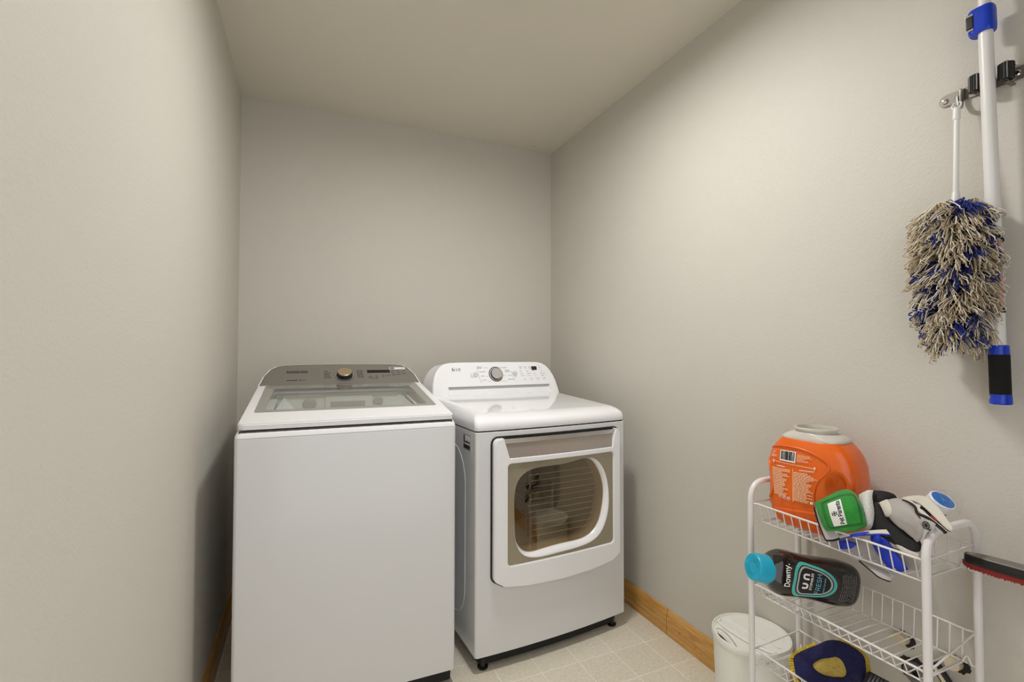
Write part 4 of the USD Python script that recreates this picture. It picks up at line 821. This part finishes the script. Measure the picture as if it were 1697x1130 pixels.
# ------------------------------------------------------------------ duster hanging from the hook
HT, HB, DBOT = np.array([1.3445, .5715, 1.712]), np.array([1.3190, .5655, 1.490]), np.array([1.3140, .5640, 1.150])
du_ = thing('hand_duster', 'cream and blue string hand duster hanging from the rail hook', 'duster', DBOT)
obj('handle', tube([HT, HT*.5+HB*.5, HB], .0052, 16), 'pole_white', du_, True, world=True)
hd = HB-HT; hd /= np.linalg.norm(hd)
obj('handle_cap', mv(lathe([(0, 0), (.0058, 0), (.0070, .002), (.0070, .026), (.0060, .029), (0, .029)], 20), fr(HT-hd*.004, (0, 1, 0), np.cross(hd, (0, 1, 0)), hd)), 'pole_white', du_, world=True)
obj('hanging_loop', tube([HT+np.array([0, .0, .0])+.0085*(math.cos(a)*np.array([0, 1, 0])+math.sin(a)*np.array([.3, 0, .95]))+np.array([0, 0, .010]) for a in np.linspace(0, 2*math.pi, 21)[:-1]], .0018, 8, True), 'pole_white', du_, True, world=True)
obj('ferrule', mv(lathe([(0, 0), (.0062, 0), (.0085, .022), (.0095, .034), (0, .034)], 20), fr(HB-hd*.030, (0, 1, 0), np.cross(hd, (0, 1, 0)), hd)), 'pole_white', du_, world=True)
obj('core', tube([HB+[0, 0, .002], DBOT+[0, 0, .03]], [.020, .028], 16), 'strand_navy', du_, 40, world=True, label='dark blue core under the strands')
groups = {'strand_cream': [], 'strand_tan': [], 'strand_pale': [], 'strand_blue': [], 'strand_navy': []}
names = list(groups); prob = [.40, .19, .17, .15, .09]
for kc in range(330):                     # tufts of strands, in rows down the core
    s0 = (kc+.5)/330; phi0 = kc*2.39996+rng.normal(0, .15); blue = rng.random() < .23; droop0 = rng.uniform(.006, .032); R0 = rng.uniform(.88, 1.03)*(.90 if blue else 1.); sw0 = rng.normal(0, .014)
    for k in range(11):
        s = np.clip(s0+rng.normal(0, .012), 0, 1); phi = phi0+rng.normal(0, .16); z0 = HB[2]-.002-s*(HB[2]-DBOT[2]-.034); c0 = HB+(DBOT-HB)*s
        R = np.interp(s, [0, .05, .16, .42, .68, .88, 1], [.066, .078, .085, .086, .079, .068, .052])*R0*rng.uniform(.90, 1.05)
        droop = droop0*rng.uniform(.6, 1.4); sw = sw0+rng.normal(0, .008)
        d = np.array([math.cos(phi), math.sin(phi), 0]); e = np.array([-d[1], d[0], 0]); P = []; ph = rng.uniform(0, 6.28, 3); am = rng.uniform(.0008, .0026, 3)
        for t in np.linspace(0, 1, 7):
            wob = np.array([am[q]*math.sin(ph[q]+t*(5+2*q)) for q in range(3)])*t
            P.append(np.array([c0[0], c0[1], z0])+d*(.018+(R-.018)*t**.8)+e*(sw*t*t)+np.array([0, 0, .010*math.sin(math.pi*t)-droop*t**2.2])+wob)
        P = np.array(P)
        if rng.random() < .4: P = np.vstack([P, P[-1]+d*.001+[0, 0, -.003], P[-1]+e*.003-d*.006+[0, 0, -.006]])
        lim = XR-.004-.010*rng.random(); P[:, 0] = np.where(P[:, 0] > lim-.006, lim-.006+.006*np.tanh((P[:, 0]-lim+.006)/.03), P[:, 0])
        if P[:, 0].max() > 1.321: P[:, 1] = np.maximum(P[:, 1], .5305)
        r = rng.uniform(.0010, .0016); n_ = rng.choice(['strand_blue', 'strand_navy'], p=[.7, .3]) if blue else rng.choice(['strand_cream', 'strand_tan', 'strand_pale'], p=[.52, .24, .24])
        groups[n_].append(tube(P, np.r_[r*.8, np.full(len(P)-2, r), r*.6], 4))
for n_, ms in groups.items(): obj('strands', cat_(ms), n_, du_, True, world=True, kind='stuff', label={'strand_cream': 'cream strands', 'strand_tan': 'tan strands', 'strand_pale': 'pale strands', 'strand_blue': 'blue strands', 'strand_navy': 'navy strands'}[n_])

# ------------------------------------------------------------------ broom hanging head down from the rail, its handle past the right edge
br = thing('broom', 'black broom head with red bristles jutting in at the right edge beside the rack', 'broom', (1.31, .365, .70))
def bh(y): return 1.300+(0.553-y)*.05
prof = lambda s, k=1: np.array([(-.022*k, .004), (-.024*k, .012), (-.020*k, .021), (.020*k, .021), (.024*k, .012), (.022*k, .004)])+[0, s]
rings = []
for y, k in ((.553, .25), (.549, .55), (.535, .85), (.50, 1), (.37, 1.1), (.24, 1), (.19, .7), (.18, .4)):
    q = prof(.7155 if False else .714-(y-.553)*.03, k); rings.append(np.c_[bh(y)+q[:, 0], np.full(6, y), q[:, 1]])
bo = obj('head', loft(rings), 'black_plastic', br, 30, world=True)
obj('top_plate', loft([np.array([[bh(y)-.018*k, y, .7345-(y-.553)*.03], [bh(y)+.018*k, y, .7345-(y-.553)*.03], [bh(y)+.016*k, y, .7365-(y-.553)*.03], [bh(y)-.016*k, y, .7365-(y-.553)*.03]]) for y, k in ((.548, .4), (.53, .8), (.50, 1), (.24, 1), (.19, .5))]), 'broom_grey', br, False, world=True, label='grey top of the broom head')
rings = []
for y, k in ((.556, .2), (.550, .5), (.535, .8), (.50, .95), (.37, 1.05), (.24, .95), (.185, .5)):
    z = .714-(y-.553)*.03; rings.append(np.array([[bh(y)-.022*k, y, z+.006], [bh(y)+.022*k, y, z+.006], [bh(y)+.019*k, y, z-.006*min(1, k+.2)], [bh(y)-.021*k, y, z-.006*min(1, k+.2)]]))
obj('bristle_band', loft(rings), 'red_rubber', br, False, world=True, label='red edge of the broom head')
tuft = []
for k in range(120):
    y = .545-.35*k/119; kk = np.interp(y, [.18, .24, .5, .556], [.5, 1, 1, .5])
    for x in (-.019, -.007, .006, .017):
        p = np.array([bh(y)+x*kk, y+rng.normal(0, .001), .708-(y-.553)*.03]); tuft.append(tube([p+[0, 0, .002], p+[rng.normal(0, .001), rng.normal(0, .0015), -.0005-rng.random()*.0022]], [.0016, .0009], 5))
obj('bristles', cat_(tuft), 'red_rubber', br, False, world=True, kind='stuff')
obj('handle', tube([(1.309, .37, .725), (1.325, .367, 1.2), (1.3365, .3655, 1.79)], .0112, 16), 'broom_grey', br, True, world=True)

# ------------------------------------------------------------------ waste bin
bn = thing('waste_bin', 'round white plastic waste bin with flap lid in the corner behind the rack', 'waste bin', (1.2700, 1.0670, 0))
RB, ZB = .1122, .296
obj('body', lathe([(0, 0), (.093, 0), (.097, .003), (.1080, .273), (.1080, .284), (.1026, .286), (.1015, .278), (.092, .008), (0, .008)], 64), 'bin_white', bn, 30)
obj('lid_rim', lathe([(.1025, .280), (.1102, .276), (RB, .282), (RB, .292), (.1102, .2965), (.1072, .2965), (.1050, .291), (.1025, .291), (.1025, .280)], 64), 'bin_white', bn, 40)
def bxy(x, y, z=.291): p = on_plane(1170+x/8.07, 990+y/8.07, np.array([0, 0, z]), np.array([0, 0, 1.0])); return p[:2]-[1.2700, 1.0670]
disc = Point(0, 0).buffer(.1045, quad_segs=24)
hole_p = Polygon([bxy(*q) for q in [(112, 445), (150, 450), (215, 505), (300, 590), (372, 655), (330, 640), (230, 575), (150, 505)]]).buffer(.001).intersection(Point(0, 0).buffer(.0995))
A0, A1 = bxy(240, 222), bxy(1050, 725); Bp = [bxy(*q) for q in [(118, 250), (240, 395), (420, 515), (560, 600), (760, 700), (960, 770)]]
front_part = Polygon(list(Bp)+[tuple(np.array(Bp[-1])*3), (-.30, -.30), tuple(np.array(Bp[0])*3)]).buffer(0)
back_part = disc.difference(front_part)
obj('lid_front', extr(disc.intersection(front_part).difference(hole_p), .003, trimesh.transformations.translation_matrix((0, 0, .2855))), 'bin_white', bn, False)
obj('lid_flap', extr(back_part.buffer(-.0008), .003, trimesh.transformations.translation_matrix((0, 0, .2875))), 'bin_white', bn, False)
obj('lid_well', extr(hole_p.buffer(.006).intersection(Point(0, 0).buffer(.0995)), .002, trimesh.transformations.translation_matrix((0, 0, .270))), 'dark_gap', bn, False, label='dark plate painted as the shade inside the finger hole')  # shade in the finger hole put in as a dark plate
B3 = CubicSpline(np.arange(len(Bp)), np.array(Bp))(np.linspace(0.05, len(Bp)-1.0, 30)); B3 = B3*np.minimum(1, .0985/np.linalg.norm(B3, axis=1))[:, None]
obj('flap_lip', tube(np.c_[B3, np.full(30, .2925)], .0042, 10), 'bin_white', bn, True, label='raised rounded lip of the flap')
dA = (np.array(A1)-A0); dA /= np.linalg.norm(dA); nA = np.array([-dA[1], dA[0]])
for o, h, w in ((0, .0065, .006), (.030, .0045, .010)):
    a_, b_ = np.array(A0)+dA*.018-nA*o*(1 if nA@np.array([1, 1]) > 0 else -1), np.array(A1)-dA*.018-nA*o*(1 if nA@np.array([1, 1]) > 0 else -1)
    rg = LineString([a_, b_]).buffer(w, cap_style='round').intersection(Point(0, 0).buffer(.098))
    if not rg.is_empty: obj('flap_ridge', loft([np.c_[np.array(p_.exterior.coords)[:-1], np.full(len(p_.exterior.coords)-1, z)] for p_, z in [(rg, .2900), (affinity.scale(rg, .985, .985), .2900+h*.6)]]), 'bin_white', bn, False)
hp = [bxy(*q) for q in [(105, 440), (160, 440), (230, 490), (310, 570), (375, 650)]]; hp = CubicSpline(np.arange(5), np.array(hp))(np.linspace(0, 4, 24))
obj('hole_rim', tube(np.c_[hp, np.full(24, .2900)], .0022, 8), 'bin_white', bn, True)
hq = [bxy(*q) for q in [(140, 405), (220, 430), (310, 510), (380, 600), (425, 680)]]; hq = CubicSpline(np.arange(5), np.array(hq))(np.linspace(0, 4, 24))
obj('finger_dish', tube(np.c_[hq, np.full(24, .2885)], .0016, 8), 'tub_grey', bn, True)

# ------------------------------------------------------------------ mop pad, brush on the bottom basket, pipes in the wall
MN = np.array([-.62, -.40, .675]); MN /= np.linalg.norm(MN); MC = at(1376, 1108, 1.245)
mp = thing('mop_pad', 'dirty navy sponge mop pad with yellow oval centre on the bottom basket', 'mop pad', MC-[0, 0, .045])
MX = np.cross([0, 0, 1.], MN); MX /= np.linalg.norm(MX)
if MX@RT < 0: MX = -MX
MF = fr(MC, MX, np.cross(MN, MX), MN)
_c9 = crop(8.93, 1290, 1030)
def mq(x, y): p = np.linalg.inv(MF)@np.r_[on_plane(*_c9(x, y), MC, MN), 1]; return p[:2]
outl = Polygon(spoly([mq(*q) for q in [(232, 520), (300, 465), (420, 405), (600, 335), (720, 285), (860, 280), (1000, 325), (1150, 410), (1265, 520), (1292, 650), (1294, 790), (1262, 890), (1150, 955), (900, 985), (600, 975), (380, 920), (278, 830), (240, 690)]], 100))
cen = Polygon(spoly([mq(*q) for q in [(508, 655), (560, 590), (640, 548), (760, 535), (880, 530), (940, 580), (985, 660), (1005, 740), (985, 810), (880, 825), (760, 815), (650, 780), (560, 725)]], 60))
def puffy(poly, z0, z1, r): return loft([np.c_[np.array(p.exterior.coords)[:-1], np.full(len(p.exterior.coords)-1, z)] for p, z in [(poly.buffer(0), z0)]])
ringm = extr(outl.difference(cen), .018, trimesh.transformations.translation_matrix((0, 0, -.010))).subdivide_to_size(.006)
d_edge = np.array([min(outl.exterior.distance(Point(x, y)), cen.exterior.distance(Point(x, y))) for x, y in ringm.vertices[:, :2]])
ringm.vertices[:, 2] = np.where(ringm.vertices[:, 2] > 0, ringm.vertices[:, 2]-.005*np.clip(1-d_edge/.008, 0, 1)**2+.004*(meshkit.fbm(ringm.vertices*60, 3, 4)-.5), ringm.vertices[:, 2])
obj('sponge_ring', mv(ringm, MF), 'navy_sponge', mp, 50, world=True)
ym = extr(cen.buffer(.006), .010, trimesh.transformations.translation_matrix((0, 0, -.012))).subdivide_to_size(.006); ym.vertices[:, 2] += np.where(ym.vertices[:, 2] > -.008, .006*(meshkit.fbm(ym.vertices*70, 3, 9)-.35), 0)
obj('yellow_centre', mv(ym, MF), 'yellow_cloth', mp, 50, world=True, label='stained yellow cloth centre')
fr2 = []
ex_ = np.array(outl.buffer(.002).exterior.coords)
for k in range(220):
    p = outl.buffer(.0015).exterior.interpolate(k/220, normalized=True); c = np.array([p.x, p.y]); o = c/np.linalg.norm(c)
    if o[0] > .25 or o[0] < -.55: fr2.append(tube([np.r_[c-o*.004, -.009], np.r_[c+o*.003, -.010+rng.normal(0, .002)], np.r_[c+o*(.007+.003*rng.random()), -.014+rng.normal(0, .003)]], .0022, 5))
obj('yellow_fringe', mv(cat_(fr2), MF), 'yellow_fringe', mp, True, world=True, kind='stuff', label='yellow yarn fringe')
BR = at(1456, 1126, 1.275)
sc = thing('scrub_brush', 'black ribbed plastic scrub brush on the bottom basket right of the mop pad', 'brush', BR-[0, 0, .03])
BM = fr(BR-[0, 0, .012], (.10, -1, -.02), (.8, .1, .5))
hb = obj('block', mv(rbox((-.028, -.019, -.009), (.024, .019, .009), .007), BM), 'black_plastic', sc, world=True)
obj('rib', [mv(rbox((-.021+.007*k, -.014, .008), (-.018+.007*k, .014, .0104), .001), BM) for k in range(6)], 'black_matte', hb, world=True, kind='stuff')
obj('bristles', [mv(tube([(x, y, -.008), (x*1.04, y*1.06, -.020)], .0022, 5), BM) for x in np.linspace(-.022, .018, 8) for y in np.linspace(-.013, .013, 5)], 'black_matte', sc, False, world=True, kind='stuff')
def blob(r, n, seed, sx=1., sy=1.):
    a = np.arange(n)/n*2*math.pi; k = 1+.35*(meshkit.noise(np.c_[np.cos(a)*2+seed, np.sin(a)*2, 0*a])-.5)+.25*(meshkit.noise(np.c_[np.cos(a)*7+seed, np.sin(a)*7, 0*a], 3)-.5); return Polygon(np.c_[r*k*np.cos(a)*sx, r*k*np.sin(a)*sy])
def wallF(px, py, X=XR): return fr(at(px, py, X), (0, -1, 0), (0, 0, 1), (-1, 0, 0))
for (px, py, hx, hy), lb_ in (((1497, 1056, .013, -.011), 'cream capped pipe stub in a ragged wall hole, the farther of two'), ((1584, 1097, .012, -.010), 'cream capped pipe stub in a ragged wall hole beside the rear rack post')):
    ps = thing('pipe_stub', lb_, 'pipe', at(px, py, XR), group=None)
    F = wallF(px, py)
    obj('wall_hole', mv(extr(blob(.020, 40, px, 1.0, .9), .0008), F@trimesh.transformations.translation_matrix((hx*.5, hy*.35+.002, .0))), 'pipe_dark', ps, False, world=True, label='dark ragged disc painted as the shade of a wall hole')  # flat dark disc stands for the shaded hole around the stub
    obj('cap', mv(lathe([(0, 0), (.0150, 0), (.0150, .018), (.0140, .0195), (0, .0195)], 32), F), 'pipe_cream', ps, world=True)
pe = thing('drain_elbow', 'dark grey drain fitting low on the wall behind the bottom basket', 'pipe', at(1520, 1112, XR-.02))
F = wallF(1520, 1114, XR-.001)
obj('wall_hole', mv(extr(blob(.036, 48, 2, 1, .9), .0009), F), 'pipe_dark', pe, False, world=True, label='dark ragged disc painted as the shade of a wall hole')  # shade of the hole laid on the wall as a dark disc
obj('flange', mv(lathe([(.012, 0), (.024, 0), (.024, .012), (.020, .016), (.012, .016), (.012, 0)], 32), F), 'rubber_grey', pe, world=True)
a_, b_ = at(1548, 1098, XR-.016), at(1582, 1150, XR-.018)
obj('pipe', tube([a_, b_], .011, 16), 'pipe_dark', pe, True, world=True)
obj('strap', tube([a_+[-.013, -.004, .0], b_+[-.013, -.004, .0]], .004, 8), 'pipe_cream', pe, True, world=True)
